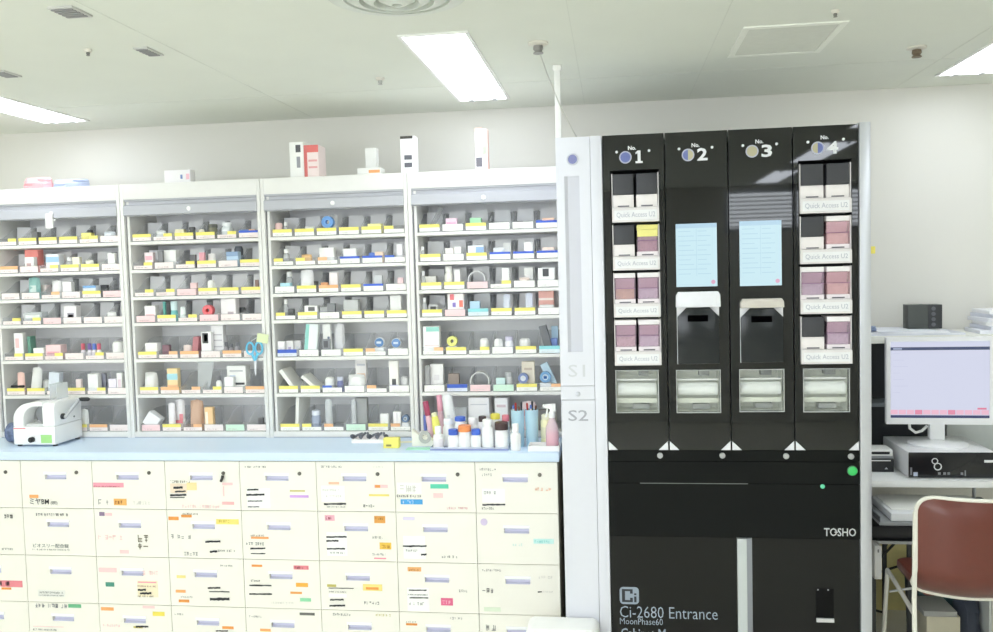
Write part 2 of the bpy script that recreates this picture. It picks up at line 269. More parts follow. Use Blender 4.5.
# (zoom, column, row): list of x0,y0,x1,y1,colour,kind (s sticker, t printed text, k marker stroke, p paper slip)
ST = {
 (1, 0, 1): [(15, 245, 47, 257, INKC, 't'), (8, 355, 47, 362, TXT, 't')],
 (1, 0, 2): [(0, 462, 75, 485, (235, 140, 150), 's'), (5, 485, 38, 493, ORG, 's'), (0, 465, 34, 480, INKC, 't')],
 (1, 1, 0): [(97, 180, 127, 191, PEACH, 's'), (99, 191, 163, 212, INKC, 'ミヤBM'), (168, 200, 191, 214, (90, 90, 92), '(細粒)')],
 (1, 1, 1): [(120, 240, 228, 250, (90, 90, 92), 't'), (110, 340, 228, 355, (95, 105, 105), 'ビオスリー配合錠'), (108, 357, 232, 364, TXT, 't')],
 (1, 1, 2): [(125, 493, 215, 517, (238, 238, 232), 's'), (130, 498, 212, 506, TXT, 't'), (130, 508, 212, 514, TXT, 't')],
 (1, 1, 3): [(118, 537, 222, 553, (110, 115, 125), 't'), (225, 540, 268, 553, (110, 185, 140), 's'), (110, 612, 210, 617, PKF, 's'), (110, 620, 190, 628, TXT, 't')],
 (1, 2, 0): [(305, 140, 408, 156, (245, 168, 185), 's'), (308, 150, 395, 155, (190, 90, 110), 't'), (325, 195, 370, 212, TXT, 't'), (375, 193, 418, 215, (246, 190, 110), 's'), (380, 199, 412, 210, (170, 100, 50), 't'), (440, 200, 500, 212, FAINT, 't')],
 (1, 2, 1): [(327, 237, 345, 250, (140, 120, 150), 's'), (346, 240, 370, 250, PKF, 's'), (325, 312, 410, 328, PKF, 't'), (455, 312, 492, 336, (130, 122, 105), 't'), (455, 338, 492, 360, (120, 112, 95), 't'), (395, 362, 425, 374, PKF, 's')],
 (1, 2, 2): [(325, 420, 385, 436, PKF, 's'), (470, 430, 530, 445, PKF, 't'), (348, 468, 377, 483, (80, 150, 130), 's'), (452, 463, 522, 518, (246, 236, 205), 'p'), (455, 466, 515, 471, PK, 's'), (455, 478, 515, 484, (170, 100, 90), 't'), (455, 489, 482, 497, INKC, 'k'), (462, 500, 500, 509, INKC, 'k'), (455, 511, 508, 517, (110, 100, 90), 't')],
 (1, 2, 3): [(333, 550, 375, 562, PEACH, 's'), (503, 565, 543, 580, YL, 's'), (470, 543, 510, 555, PKF, 's'), (448, 610, 490, 618, INKC, 'k'), (440, 613, 470, 620, OLV, 's'), (340, 605, 395, 615, PKF, 't')],
 (2, 3, 0): [(35, 133, 105, 141, (120, 110, 95), 't'), (33, 143, 90, 175, (244, 226, 205), 'p'), (45, 152, 76, 161, INKC, 'k'), (50, 166, 86, 172, INKC, 'k'), (34, 177, 88, 185, INKC, 'k'), (34, 187, 82, 191, INKC, 'k'), (88, 140, 122, 165, (248, 228, 170), 's'), (205, 140, 240, 149, PKF, 's'), (207, 152, 213, 185, PKF, 's'), (75, 213, 200, 224, PKF, 't'), (205, 203, 245, 213, (246, 190, 190), 's')],
 (2, 3, 1): [(28, 252, 62, 264, ORG, 's'), (70, 246, 105, 255, ORG, 's'), (76, 240, 128, 246, (130, 115, 95), 't'), (185, 260, 260, 278, (246, 230, 130), 's'), (195, 263, 235, 272, (200, 180, 60), 't'), (38, 310, 105, 325, TXT, 't'), (150, 330, 200, 338, INKC, 'k'), (165, 363, 190, 371, INKC, 'k'), (192, 360, 250, 368, (120, 120, 120), 't'), (80, 368, 130, 380, TXT, 't')],
 (2, 3, 2): [(200, 410, 240, 416, TXT, 't'), (55, 445, 85, 455, (248, 232, 150), 's'), (52, 493, 85, 503, PEACH, 's'), (62, 525, 97, 535, ORG, 's'), (70, 513, 110, 519, TXT, 't'), (158, 483, 200, 490, INKC, 'k'), (163, 496, 230, 502, INKC, 'k'), (165, 517, 230, 530, INKC, 'k')],
 (2, 3, 3): [(50, 570, 80, 576, TXT, 't'), (205, 613, 243, 623, ORG, 's'), (185, 625, 225, 631, INKC, 'k')],
 (2, 4, 0): [(280, 85, 350, 91, (95, 95, 95), 't'), (285, 158, 365, 224, (250, 250, 246), 'p'), (288, 160, 325, 166, INKC, 'k'), (285, 176, 345, 184, INKC, 'k'), (290, 198, 338, 203, (110, 110, 115), 'k'), (290, 217, 328, 222, (120, 120, 125), 'k'), (428, 165, 478, 170, OLV, 's'), (428, 181, 490, 190, VIO, 's')],
 (2, 4, 1): [(300, 311, 345, 317, (140, 120, 110), 't'), (300, 318, 358, 326, PEACH, 's'), (285, 336, 348, 346, (110, 110, 110), 't'), (298, 353, 348, 360, INKC, 'k'), (300, 371, 348, 376, INKC, 'k')],
 (2, 4, 2): [(302, 410, 337, 418, ORG, 's'), (440, 413, 490, 427, (235, 140, 150), 's'), (444, 416, 486, 424, (120, 60, 70), 't'), (300, 459, 338, 466, INKC, 't'), (295, 475, 368, 482, INKC, 'k'), (295, 503, 370, 511, INKC, 'k'), (448, 470, 488, 484, (246, 178, 70), 's'), (430, 499, 468, 507, (240, 170, 90), 's'), (462, 520, 498, 532, (150, 222, 175), 's'), (368, 532, 440, 540, FAINT, 't')],
 (2, 4, 3): [(295, 577, 335, 584, TXT, 't'), (460, 568, 510, 578, (110, 110, 106), 's'), (330, 621, 365, 631, PEACH, 's')],
 (3, 5, 0): [(20, 84, 90, 91, TXT, 't'), (190, 85, 225, 92, FAINT, 't'), (195, 147, 240, 158, PKF, 's'), (198, 148, 215, 157, ORG, 's'), (45, 138, 80, 146, (248, 205, 175), 's'), (20, 150, 100, 204, PAPER, 'p'), (25, 160, 85, 168, FAINT, 't'), (25, 180, 90, 188, FAINT, 't'), (30, 206, 103, 214, INKC, 'k'), (40, 217, 100, 222, TXT, 't'), (178, 178, 245, 185, (248, 232, 130), 's'), (160, 212, 200, 221, (110, 110, 112), 't')],
 (3, 5, 1): [(32, 247, 65, 266, (246, 190, 205), 's'), (36, 252, 60, 261, (180, 90, 110), 't'), (195, 250, 232, 274, (230, 165, 85), 's'), (198, 255, 228, 262, (150, 100, 50), 't'), (38, 303, 108, 382, PAPER, 'p'), (38, 315, 105, 322, INKC, 'k'), (38, 328, 78, 335, INKC, 'k'), (40, 354, 100, 361, INKC, 'k'), (50, 368, 100, 374, TXT, 't'), (190, 316, 230, 325, TXT, 't'), (213, 337, 252, 360, (246, 205, 90), 's'), (220, 345, 248, 356, (190, 130, 40), 't'), (190, 372, 235, 380, TXT, 't'), (195, 387, 235, 392, PK, 's')],
 (3, 5, 2): [(40, 475, 70, 484, OLV, 's'), (45, 485, 128, 490, INKC, 'k'), (48, 497, 105, 502, (110, 110, 110), 't'), (45, 505, 105, 519, PAPER, 'p'), (50, 522, 95, 529, INKC, 'k'), (48, 541, 100, 549, INKC, 'k'), (158, 474, 222, 497, (247, 226, 140), 's'), (168, 484, 210, 493, ORG, 's'), (163, 531, 215, 542, (85, 85, 88), 't')],
 (3, 5, 3): [(60, 569, 118, 578, (120, 120, 122), 't'), (200, 572, 250, 580, OLV, 't')],
 (3, 6, 0): [(270, 140, 352, 178, PAPER, 'p'), (280, 148, 335, 172, FAINT, 't'), (380, 145, 440, 160, (100, 212, 180), 's'), (270, 180, 352, 188, (80, 80, 82), 't'), (282, 195, 355, 212, (80, 170, 232), 's'), (290, 199, 330, 208, (235, 245, 252), 't'), (390, 175, 422, 190, PKF, 's'), (435, 220, 510, 228, (225, 170, 175), 't')],
 (3, 6, 1): [(290, 253, 328, 264, (225, 218, 240), 's'), (290, 315, 365, 392, PAPER, 'p'), (290, 345, 368, 353, INKC, 'k'), (350, 373, 368, 380, INKC, 'k'), (300, 360, 340, 367, TXT, 't'), (418, 380, 475, 388, (80, 80, 80), 't')],
 (3, 6, 2): [(305, 418, 350, 433, (244, 185, 120), 's'), (310, 424, 346, 431, (170, 110, 60), 't'), (303, 486, 378, 565, PAPER, 'p'), (310, 491, 368, 497, INKC, 'k'), (306, 506, 375, 512, (90, 90, 92), 't'), (312, 516, 374, 522, INKC, 'k'), (310, 533, 360, 543, TXT, 't'), (415, 520, 455, 545, (232, 110, 150), 's'), (420, 528, 450, 540, (250, 200, 215), 't'), (475, 492, 505, 501, TXT, 't')],
 (3, 6, 3): [(300, 603, 337, 611, ORG, 's'), (300, 595, 335, 601, TXT, 't'), (445, 582, 490, 591, TXT, 't')],
 (4, 7, 0): [(130, 92, 185, 100, (120, 120, 118), 't'), (138, 110, 175, 118, TXT, 't'), (312, 156, 367, 167, (240, 185, 150), 't'), (138, 160, 215, 207, PAPER, 'p'), (145, 168, 190, 178, TXT, 't'), (140, 209, 215, 216, INKC, 'k'), (138, 221, 178, 228, (80, 80, 82), 't')],
 (4, 7, 1): [(133, 259, 157, 281, (214, 200, 228), 'o'), (308, 325, 375, 342, (205, 240, 236), 's'), (312, 330, 370, 339, (140, 215, 210), 't'), (240, 340, 272, 348, (200, 232, 226), 't')],
 (4, 7, 2): [(140, 424, 200, 432, (110, 110, 108), 't'), (140, 487, 175, 503, (120, 120, 120), 't'), (325, 447, 375, 457, FAINT, 't'), (322, 497, 336, 502, INKC, 'k'), (338, 497, 372, 502, FAINT, 't'), (145, 550, 200, 565, (225, 236, 214), 's')],
 (4, 7, 3): [(152, 607, 190, 628, TXT, 't'), (322, 598, 335, 604, INKC, 'k')],
}
DLAB = ['cream steel drawer column under the crank machine, mostly out of view', 'cream drawer column with bold black kana lettering on its top drawer',
        'cream drawer column with a pink strip across its top drawer', 'cream drawer column with a yellow strip on its second drawer',
        'cream drawer column with a violet line on its top drawer', 'cream drawer column with an orange square in its second drawer corner',
        'cream drawer column with teal and blue stickers on its top drawer', 'cream drawer column with a lilac dot, next to the white S unit']
HND = mat((214, 214, 236), .5, noise=0); SEAM = mat((150, 146, 132)); LOCK = mat((110, 106, 100), .4, .6)
def glyphs(mb, x0, x1, z0, z1, y):
    """illegible small print: rows of short upright and level strokes"""
    h = z1 - z0; x = x0; p = h * .9; q = h * .13
    while x < x1 - p * .5:
        w_ = p * random.uniform(.5, .85); n = 0
        for a0, a1, c0, c1 in ((0, 1, .85, 1), (0, 1, .42, .55), (0, 1, 0, .13), (0, .16, 0, 1), (.84, 1, .1, .9), (.42, .58, .0, .95), (.2, .8, .22, .34), (.1, .9, .64, .76)):
            if random.random() < .46: mb.box(x + a0 * w_, x + a1 * w_, y - .0004, y, z0 + c0 * h, z0 + c1 * h); n += 1
        if not n: mb.box(x, x + w_, y - .0004, y, z0 + .4 * h, z0 + .55 * h)
        x += p * (1 if random.random() < .85 else 1.8)
for c in range(8):
    x0 = DX0 + DW * (c - 1); x1 = x0 + DW; g = .0012
    base = Vector(((x0 + x1) / 2, YD + .35, 0))
    t = thing('drawer_cabinet', DLAB[c], 'drawer cabinet', base, group='cream drawer columns under the worktop')
    body = MB().box(x0 + .002, x1 - .002, YD + .02, 4.1, .028, .864)
    body.build('body', mat((205, 200, 182)), t, off=base)
    B(x0 + .01, x1 - .01, YD + .05, 4.08, 0, .0275).build('plinth', mat((120, 118, 112)), t, off=base)
    for r in range(4):
        z1 = DZ0 - DH * r - g; z0 = DZ0 - DH * (r + 1) + g
        hz = z1 - DH * .335; hx = (x0 + x1) / 2 - .004; hw, hh = .05, .0105
        d = MB()
        y0, y1 = YD, YD + .018
        X0, X1 = x0 + g, x1 - g
        d.box(X0, X1, y0, y1, z0, hz - hh).box(X0, X1, y0, y1, hz + hh, z1).box(X0, hx - hw, y0, y1, hz - hh, hz + hh).box(hx + hw, X1, y0, y1, hz - hh, hz + hh)
        do = d.build('drawer', CREAM, t, off=base)
        h = MB().box(hx - hw, hx + hw, y1 - .001, y1 + .001, hz - hh, hz + hh)
        lip = MB().prism([(y0 - .0015, hz + hh + .012), (y0 - .0025, hz + hh + .001), (y0 - .0005, hz + hh - .001), (y0 - .0003, hz + hh + .012)], hx - hw - .003, hx + hw + .003, 'x')
        lip.build('handle_lip', mat((246, 246, 248), .4, noise=0), do, off=base)
        h.prism([(y0 - .0003, hz - hh), (y1 - .0012, hz - hh), (y1 - .0012, hz - hh + .004)], hx - hw + .0005, hx + hw - .0005, 'x')
        h.build('handle', HND, do, off=base)
        if r == 0:
            MB().lathe([(.0078, 0), (.0078, -.003), (.006, -.005), (.0015, -.005)], (hx + .098, y0, hz + .02), 'y').build('lock', LOCK, do, off=base)
            if c == 3: MB().tube([(hx + .098, y0 - .008, hz + .012), (hx + .097, y0 - .012, hz), (hx + .09, y0 - .009, hz - .012)], .006).build('key', mat((60, 58, 56)), do, off=base)
        lay = 0
        for (zm, cc, rr), lst in ST.items():
            if (cc, rr) != (c, r): continue
            for (a0, b0, a1, b1, rgb, kind) in lst:
                ou, ov = DZOOM[zm]
                p = at(ou + a0 / DS, ov + b0 / DS, YD); q = at(ou + a1 / DS, ov + b1 / DS, YD)
                p.x = max(p.x, X0 + .002); q.x = min(q.x, X1 - .002); p.z = min(p.z, z1 - .002); q.z = max(q.z, z0 + .002)
                if q.x - p.x < .003 or p.z - q.z < .001: continue
                ly = {'p': .0004, 's': .0008, 'o': .0008}.get(kind, .0014)
                lay += 1; ly += lay * .00012 if kind in ('s', 'p', 'o') else .0016
                m = mat(rgb, .7, noise=.03)
                if kind in ('s', 'p'): B(p.x, q.x, y0 - ly, y0 - ly + .0003, q.z, p.z).build('sticker' if kind == 's' else 'paper_slip', m, do, off=base)
                elif kind == 'o': MB().cyl(((p.x + q.x) / 2, y0 - ly, (p.z + q.z) / 2), (q.x - p.x) / 2, .0003, 'y').build('sticker', m, do, off=base)
                elif kind == 'k':
                    n = 9; T = []; Bt = []; mz = (p.z - q.z) * .1; p.z -= mz; q.z += mz
                    for i in range(n + 1):
                        xx = p.x + (q.x - p.x) * i / n; jt = .16 * (p.z - q.z)
                        sl = (i / n - .5) * .3 * (p.z - q.z)
                        T.append((xx, p.z + sl + random.uniform(-jt, jt))); Bt.append((xx, q.z + sl + random.uniform(-jt, jt)))
                    MB().prism(T + Bt[::-1], y0 - ly, y0 - ly + .0003).build('marker_stroke', m, do, off=base)
                elif kind == 't':
                    mb = MB(); glyphs(mb, p.x, q.x, q.z, p.z, y0 - ly); mb.build('printed_text', m, do, off=base)
                else: letters('printed_text', kind, p.x, q.x, q.z, p.z, y0 - ly, m, do, base, .004)

# ------------------------------------------------------------------ the four shelf cabinets
YC = 3.701; CX0 = -2.8725; CW = .6655; CT = 2.054; SH = [1.795, 1.667, 1.544, 1.426, 1.260, 1.097, .926]
BACKM = mat((236, 236, 238), .6, noise=.02); SHW = mat((236, 235, 231), .45, noise=.02); SHUT = mat((188, 189, 196), .4, noise=.02)
CREF = ['behind the crank machine', 'by the hanging scissors', 'over the tool tray', 'next to the S unit']
CLAB = ['white shelf cabinet of clear bins standing behind the crank machine', 'white shelf cabinet with blue scissors hanging on its edge',
        'white shelf cabinet over the tool tray, with two blue tape discs', 'white shelf cabinet next to the white S unit, bottles in front']
SHN = ['top', 'second', 'third', 'fourth', 'fifth', 'sixth', 'bottom']
for c in range(4):
    x0 = CX0 + CW * c + .001; x1 = x0 + CW - .002; base = Vector(((x0 + x1) / 2, 3.83, .9))
    t = thing('shelf_cabinet', CLAB[c], 'cabinet', base, group='shelf cabinets on the worktop')
    th = .016
    for s_ in (0, 1):
        xa, xb = (x0, x0 + th) if s_ == 0 else (x1 - th, x1)
        B(xa, xb, YC, 3.97, .9, CT).build('side_panel', CABW, t, .0015, off=base)
    tr = MB().box(x0 + th + .007, x0 + th + .0185, YC + .012, 3.957, SH[6] + .0005, CT - .07)
    B(x0 + th + .0004, x0 + th + .0066, YC + .016, YC + .02, SH[6] + .0005, 1.909).build('shutter_slot', mat((120, 120, 124), .7), t, off=base)  # dark strip in the track gap, painted for the shade there
    tr.build('shutter_track', CABW, t, .001, off=base)
    B(x0 + th + .001, x1 - th - .001, YC - .0006, YC + .003, .9004, .9034).build('base_strip', mat((168, 176, 192), .5), t, off=base)  # grey strip paints the shadow line where cabinet meets worktop
    B(x0 + th, x1 - th, 3.958, 3.97, .9, CT).build('back_panel', BACKM, t, off=base)
    B(x0 + th, x1 - th, YC, 3.958, CT - .069, CT).build('top_panel', CABW, t, .001, off=base)
    B(x0 + th, x1 - th, YC + .004, 3.958, .9, SH[6]).build('bottom_panel', CABW, t, .001, off=base)
    for k in range(6):
        B(x0 + th + .019, x1 - th, YC + .004, 3.95, SH[k] - .014, SH[k]).build('shelf', SHW, t, .001, off=base)
    sh = MB().prism([(YC + .006, 1.985), (YC + .006, 1.978), (YC + .014, 1.974), (YC + .012, 1.962), (YC - .004, 1.955), (YC - .006, 1.915), (YC + .01, 1.910), (YC + .03, 1.910), (YC + .03, 1.985)], x0 + th, x1 - th, 'x')
    so = sh.build('roller_shutter', SHUT, t, off=base)
    MB().lathe([(.010, 0), (.010, -.003), (.007, -.005), (.001, -.005)], ((x0 + x1) / 2, YC - .006, 1.935), 'y').build('shutter_lock', WHITE, so, off=base)
    if c == 0:
        pu = at(49.5, 220, YC - .01).x
        hp = MB().box(pu - .018, pu + .018, YC - .016, YC - .0065, 1.868, 1.935).box(pu + .0185, pu + .030, YC - .014, YC - .0065, 1.900, 1.908)
        hp.build('pull_tab', WHITE, so, .004, off=base)

# storage bins
YEL = (250, 237, 128); LAB12 = (246, 234, 232); LAB34 = (250, 249, 244)
CODES = [['yYYYyW', 'OWyYYW', 'WWoWYP', 'yyPWWW', 'yYyWyW', 'YYyYyW', 'WWWYOW'],
         ['YyYYyB', 'yWyYWY', 'yyPYYY', 'PYyPWW', 'YoOWOW', 'YOoyWO', 'PYoWGW'],
         ['YYYYYy', 'yyoBBb', 'WYOYBW', 'yYWYYY', 'SWWYoW', 'YYbWoV', 'YyoGYo'],
         ['YWYWWB', 'YWYBBB', 'YYPyWW', 'YPCYYW', 'oYyWYC', 'WSPGYo', '......']]
DSC = {'Y': 'full yellow strip', 'y': 'half yellow strip', 'W': 'plain white label', 'P': 'pink label', 'O': 'full orange strip', 'o': 'short orange strip', 'B': 'blue strip', 'b': 'short blue strip',
       'S': 'solid blue front', 'G': 'pale green label', 'C': 'pale cyan strip', 'V': 'short violet strip'}
SC = {'Y': YEL, 'y': YEL, 'O': (248, 192, 140), 'o': (248, 196, 148), 'B': (70, 105, 215), 'b': (80, 115, 215), 'C': (150, 220, 225), 'V': (185, 175, 225)}
BW, BD, BF, BH = .0965, .205, .034, .088; PIT = (CW - .002 - .016 - .038) / 6
YBN = YC + .016
def bin_mesh(bh):
    m = MB(); tk = .0022
    side = [(0, 0), (0, BF), (.03, BF + .002), (.07, BF + (bh - BF) * .45), (.11, bh - .004), (.14, bh), (BD, bh), (BD, 0)]
    m.prism(side, -BW / 2, -BW / 2 + tk, 'x').prism(side, BW / 2 - tk, BW / 2, 'x')
    m.box(-BW / 2 + tk, BW / 2 - tk, 0, tk, 0, BF).box(-BW / 2 + tk, BW / 2 - tk, BD - tk, BD, 0, bh).box(-BW / 2 + tk, BW / 2 - tk, tk, BD - tk, 0, tk)
    return m
BMESH = {}
def bin_x(c, k): return CX0 + CW * c + .039 + PIT * (k + .5)
for c in range(4):
    for r in range(7):
        for k in range(6):
            code = CODES[c][r][k]
            if code == '.': continue
            t = thing('storage_bin', 'clear bin with %s, %s on the %s shelf %s' % (DSC[code], ORD[k], SHN[r], CREF[c]), 'storage bin', (bin_x(c, k), YBN, SH[r] + .0005), group='clear bins in the shelf cabinets')
            if not BMESH: BMESH['b'] = bin_mesh(BH).build('shell', BIN, t).data
            else:
                o = bpy.data.objects.new('shell', BMESH['b']); COL.objects.link(o); o.parent = t
            if r < 4:
                MB().prism([(-.040, .003), (.040, .003), (.035, .090 + .004 * ((k * 7 + r * 3) % 3)), (-.034, .092)], .1185, .1205).build('frosted_divider', FROST, t)
            a, b_ = -BW / 2 + .004, BW / 2 - .004
            lw = mat({'P': (248, 216, 218), 'G': (214, 240, 220), 'C': (226, 240, 246), 'S': (226, 232, 248)}.get(code, LAB12 if c < 2 else LAB34), .6, noise=.03)
            zt = .019 if code in 'YyOoC' else (.024 if code in 'Bb' else .031)
            if code == 'S': zt = .018
            B(a, b_, -.0014, -.0002, .003, zt).build('label', lw, t)
            if code in SC or code == 'S':
                col = SC.get(code, (72, 105, 205)); full = code in 'YOBSC'
                xa = a if full or c == 2 else (a + .048)
                xb = b_ if full else min(b_, xa + .042)
                B(xa, xb, -.0016, -.0002, zt + .0005, BF - .0005 if code != 'S' else BF).build('colour_strip', mat(col, .6, noise=.03), t)
            mb = MB(); random.seed(c * 100 + r * 10 + k)
            glyphs(mb, a + .012, a + .012 + random.uniform(.04, .06), .007, .0125, -.0014)
            mb.build('printed_text', mat((196, 178, 178) if c < 2 else (205, 203, 200), .7, noise=0), t)
# ------------------------------------------------------------------ what stands in the bins
ZO = {'1a': (0, 190, 4.514), '1b': (0, 310, 4.514), '2a': (125, 190, 4.862), '2b': (125, 310, 4.683), '3a': (260, 180, 4.513), '3b': (260, 310, 4.513), '4a': (405, 180, 4.5125), '4b': (405, 310, 4.2125)}
def chip(t, x0, x1, z0, z1, y, rgb, name='label'):
    return B(x0, x1, y - .0007, y, z0, z1).build(name, mat(rgb, .6, noise=.02), t)
def k_box(t, w, d, h, rgb, marks=(), name='carton', bev=.0012):
    o = B(-w / 2, w / 2, -d / 2, d / 2, 0, h).build(name, mat(rgb, .55, noise=.03), t, min(bev, w * .1, h * .1))
    for (a, b, c_, e, col) in marks: chip(t, -w / 2 + a * w, -w / 2 + b * w, c_ * h, e * h, -d / 2, col)
def k_clearbox(t, w, d, h, rgb, marks=()):
    q = .0016; m = MB().box(-w / 2, w / 2, -d / 2, d / 2, 0, q)
    m.box(-w / 2, -w / 2 + q, -d / 2, d / 2, q, h).box(w / 2 - q, w / 2, -d / 2, d / 2, q, h).box(-w / 2 + q, w / 2 - q, -d / 2, -d / 2 + q, q, h).box(-w / 2 + q, w / 2 - q, d / 2 - q, d / 2, q, h)
    m.build('shell', CLEAR, t)
    for (a, b, c_, e, col) in marks: chip(t, -w / 2 + a * w, -w / 2 + b * w, c_ * h, e * h, -d / 2, col)
def k_bottle(t, w, d, h, rgb, cap=(245, 245, 245), see=False, neck=.55, ch=.24, lab=None):
    r = w / 2; bh = h * (1 - ch)
    MB().lathe([(r * .9, 0), (r, h * .03), (r, bh * .78), (r * .92, bh * .88), (r * neck, bh * .97), (r * neck, bh)], n=20).build('body', clear(rgb, .55) if see else mat(rgb, .35, noise=.02), t)
    rc = r * (neck + .14)
    MB().lathe([(rc, bh), (rc, h * .97), (rc * .9, h)], n=20).build('cap', mat(cap, .4, noise=.02), t)
    if lab: MB().lathe([(r + .0004, bh * .15), (r + .0007, bh * .16), (r + .0007, bh * .64), (r + .0004, bh * .65)], n=20).build('label', mat(lab, .6), t)
def k_disc(t, w, d, h, rgb, core=(240, 242, 245), face=None):
    R = w / 2; d = min(d, .026)
    MB().lathe([(R, -d / 2), (R, d / 2), (R * .55, d / 2), (R * .55, -d / 2)], (0, 0, R), 'y', 28, True).build('tape', mat(rgb, .45), t)
    MB().lathe([(R * .545, -d / 2 + .001), (R * .545, d / 2 - .001), (R * .36, d / 2 - .001), (R * .36, -d / 2 + .001)], (0, 0, R), 'y', 24, True).build('core', mat(core), t)
    if face: chip(t, -R * .3, R * .3, R * .72, R * 1.2, -d / 2 - .0002, face)
def k_dish(t, w, d, h, rgb, rim=(235, 238, 240)):
    R = w / 2
    MB().lathe([(R * .94, 0), (R, h * .2), (R, h * .55)], n=24).build('tub', mat(rim, .4), t)
    MB().lathe([(R * .97, h * .555), (R * .97, h * .85), (R * .7, h)], n=24).build('lid', mat(rgb, .4), t)
def k_tubside(t, w, d, h, rgb, **k):
    R = w / 2
    MB().lathe([(R * .9, d / 2), (R, d * .3), (R, -d * .28)], (0, 0, R), 'y', 26).build('tub', mat((244, 246, 248), .4), t)
    MB().lathe([(R * .9, -d * .285), (R * .9, -d * .45), (R * .8, -d * .5)], (0, 0, R), 'y', 26).build('lid', mat(rgb, .4), t)
    chip(t, -R * .5, R * .5, R * .8, R * 1.25, -d * .5 - .0002, (214, 224, 238))
def k_roll(t, w, d, h, rgb, **k):
    R = w / 2; m = mat(rgb, .8)
    MB().lathe([(R * .93, 0), (R, h * .06), (R, h * .8), (R * .86, h * .94), (R * .5, h)], n=22).build('roll', m, t)
    MB().lathe([(R * .3, h * 1.0), (R * .3, h * 1.01), (R * .18, h * 1.012)], n=14).build('core', mat((200, 200, 202)), t)
def k_bag(t, w, d, h, rgb, marks=(), see=False, seed=3):
    rnd = random.Random(seed); m = MB(); nx, nz = 7, 7; vs = []; fs = []
    for s_ in (-1, 1):
        for j in range(nz):
            for i in range(nx):
                u, v = i / (nx - 1) * 2 - 1, j / (nz - 1)
                e = max(0, 1 - u ** 4) * (1 - (2 * v - .8) ** 4 / 2.2)
                th = d / 2 * max(.05, e) + (rnd.uniform(-.12, .12) * d if 0 < i < nx - 1 and 0 < j < nz - 1 else 0)
                wob = 1 - .12 * v + rnd.uniform(-.04, .04)
                vs.append((u * w / 2 * wob, s_ * max(th, d * .03), v * h * (1 - .06 * abs(u)) * rnd.uniform(.97, 1)))
    n = nx * nz
    for s_ in (0, 1):
        for j in range(nz - 1):
            for i in range(nx - 1):
                a = s_ * n + j * nx + i; fs.append((a, a + 1, a + nx + 1, a + nx))
    for j in range(nz - 1): fs.append((j * nx, (j + 1) * nx, n + (j + 1) * nx, n + j * nx)); fs.append((j * nx + nx - 1, (j + 1) * nx + nx - 1, n + (j + 1) * nx + nx - 1, n + j * nx + nx - 1))
    for i in range(nx - 1): fs.append((i, i + 1, n + i + 1, n + i)); fs.append(((nz - 1) * nx + i, (nz - 1) * nx + i + 1, n + (nz - 1) * nx + i + 1, n + (nz - 1) * nx + i))
    m.add(vs, fs).build('pouch', clear(rgb, .45, .08) if see else mat(rgb, .6), t)
    for (a, b, c_, e, col) in marks: chip(t, -w / 2 + a * w, -w / 2 + b * w, c_ * h, e * h, -d * .52, col)
def k_board(t, w, d, h, rgb, **k): B(-w / 2, w / 2, -d / 2, d / 2, 0, h).build('board', mat(rgb, .5), t, .0008)
def k_sheet(t, w, d, h, rgb, **k):
    m = MB(); P = []
    n = 10
    for i in range(n + 1): P.append((-w / 2 + w * i / n, h * (.05 + .95 * (i / n) ** 1.8)))
    Q = [(x + .002, z + .003) for x, z in P]
    m.prism(P + Q[::-1], -d / 2, d / 2).build('sheet', CLEAR, t)
def k_hoop(t, w, d, h, rgb, **k):
    R = min(w, h) / 2
    MB().lathe([(R, -d / 2), (R, d / 2), (R - .004, d / 2), (R - .004, -d / 2)], (0, 0, R), 'y', 32, True).build('hoop', CLEAR if not rgb else mat(rgb, .4), t)
def k_scissors(t, w, d, h, rgb, **k): pass
KF = dict(tubside=k_tubside, box=k_box, clearbox=k_clearbox, bottle=k_bottle, disc=k_disc, dish=k_dish, roll=k_roll, bag=k_bag, board=k_board, sheet=k_sheet, hoop=k_hoop)
NM = dict(tubside='ointment_tub', box='medicine_box', clearbox='clear_box', bottle='medicine_bottle', disc='tape_roll', dish='ointment_tub', roll='gauze_roll', bag='medicine_pouch', board='leaning_board', sheet='curved_clear_sheet', hoop='clear_hoop')
CT_ = dict(tubside='tub', box='box', clearbox='box', bottle='bottle', disc='tape roll', dish='tub', roll='gauze roll', bag='pouch', board='board', sheet='plastic sheet', hoop='hoop')
GR = dict(tubside='ointment tubs on the shelves', box='small boxes on the shelves', bottle='small bottles on the shelves', bag='pouches on the shelves', roll='white rolls on the shelves', disc='tape rolls on the shelves', dish='ointment tubs on the shelves')
OCC = {}; SEEN = {}
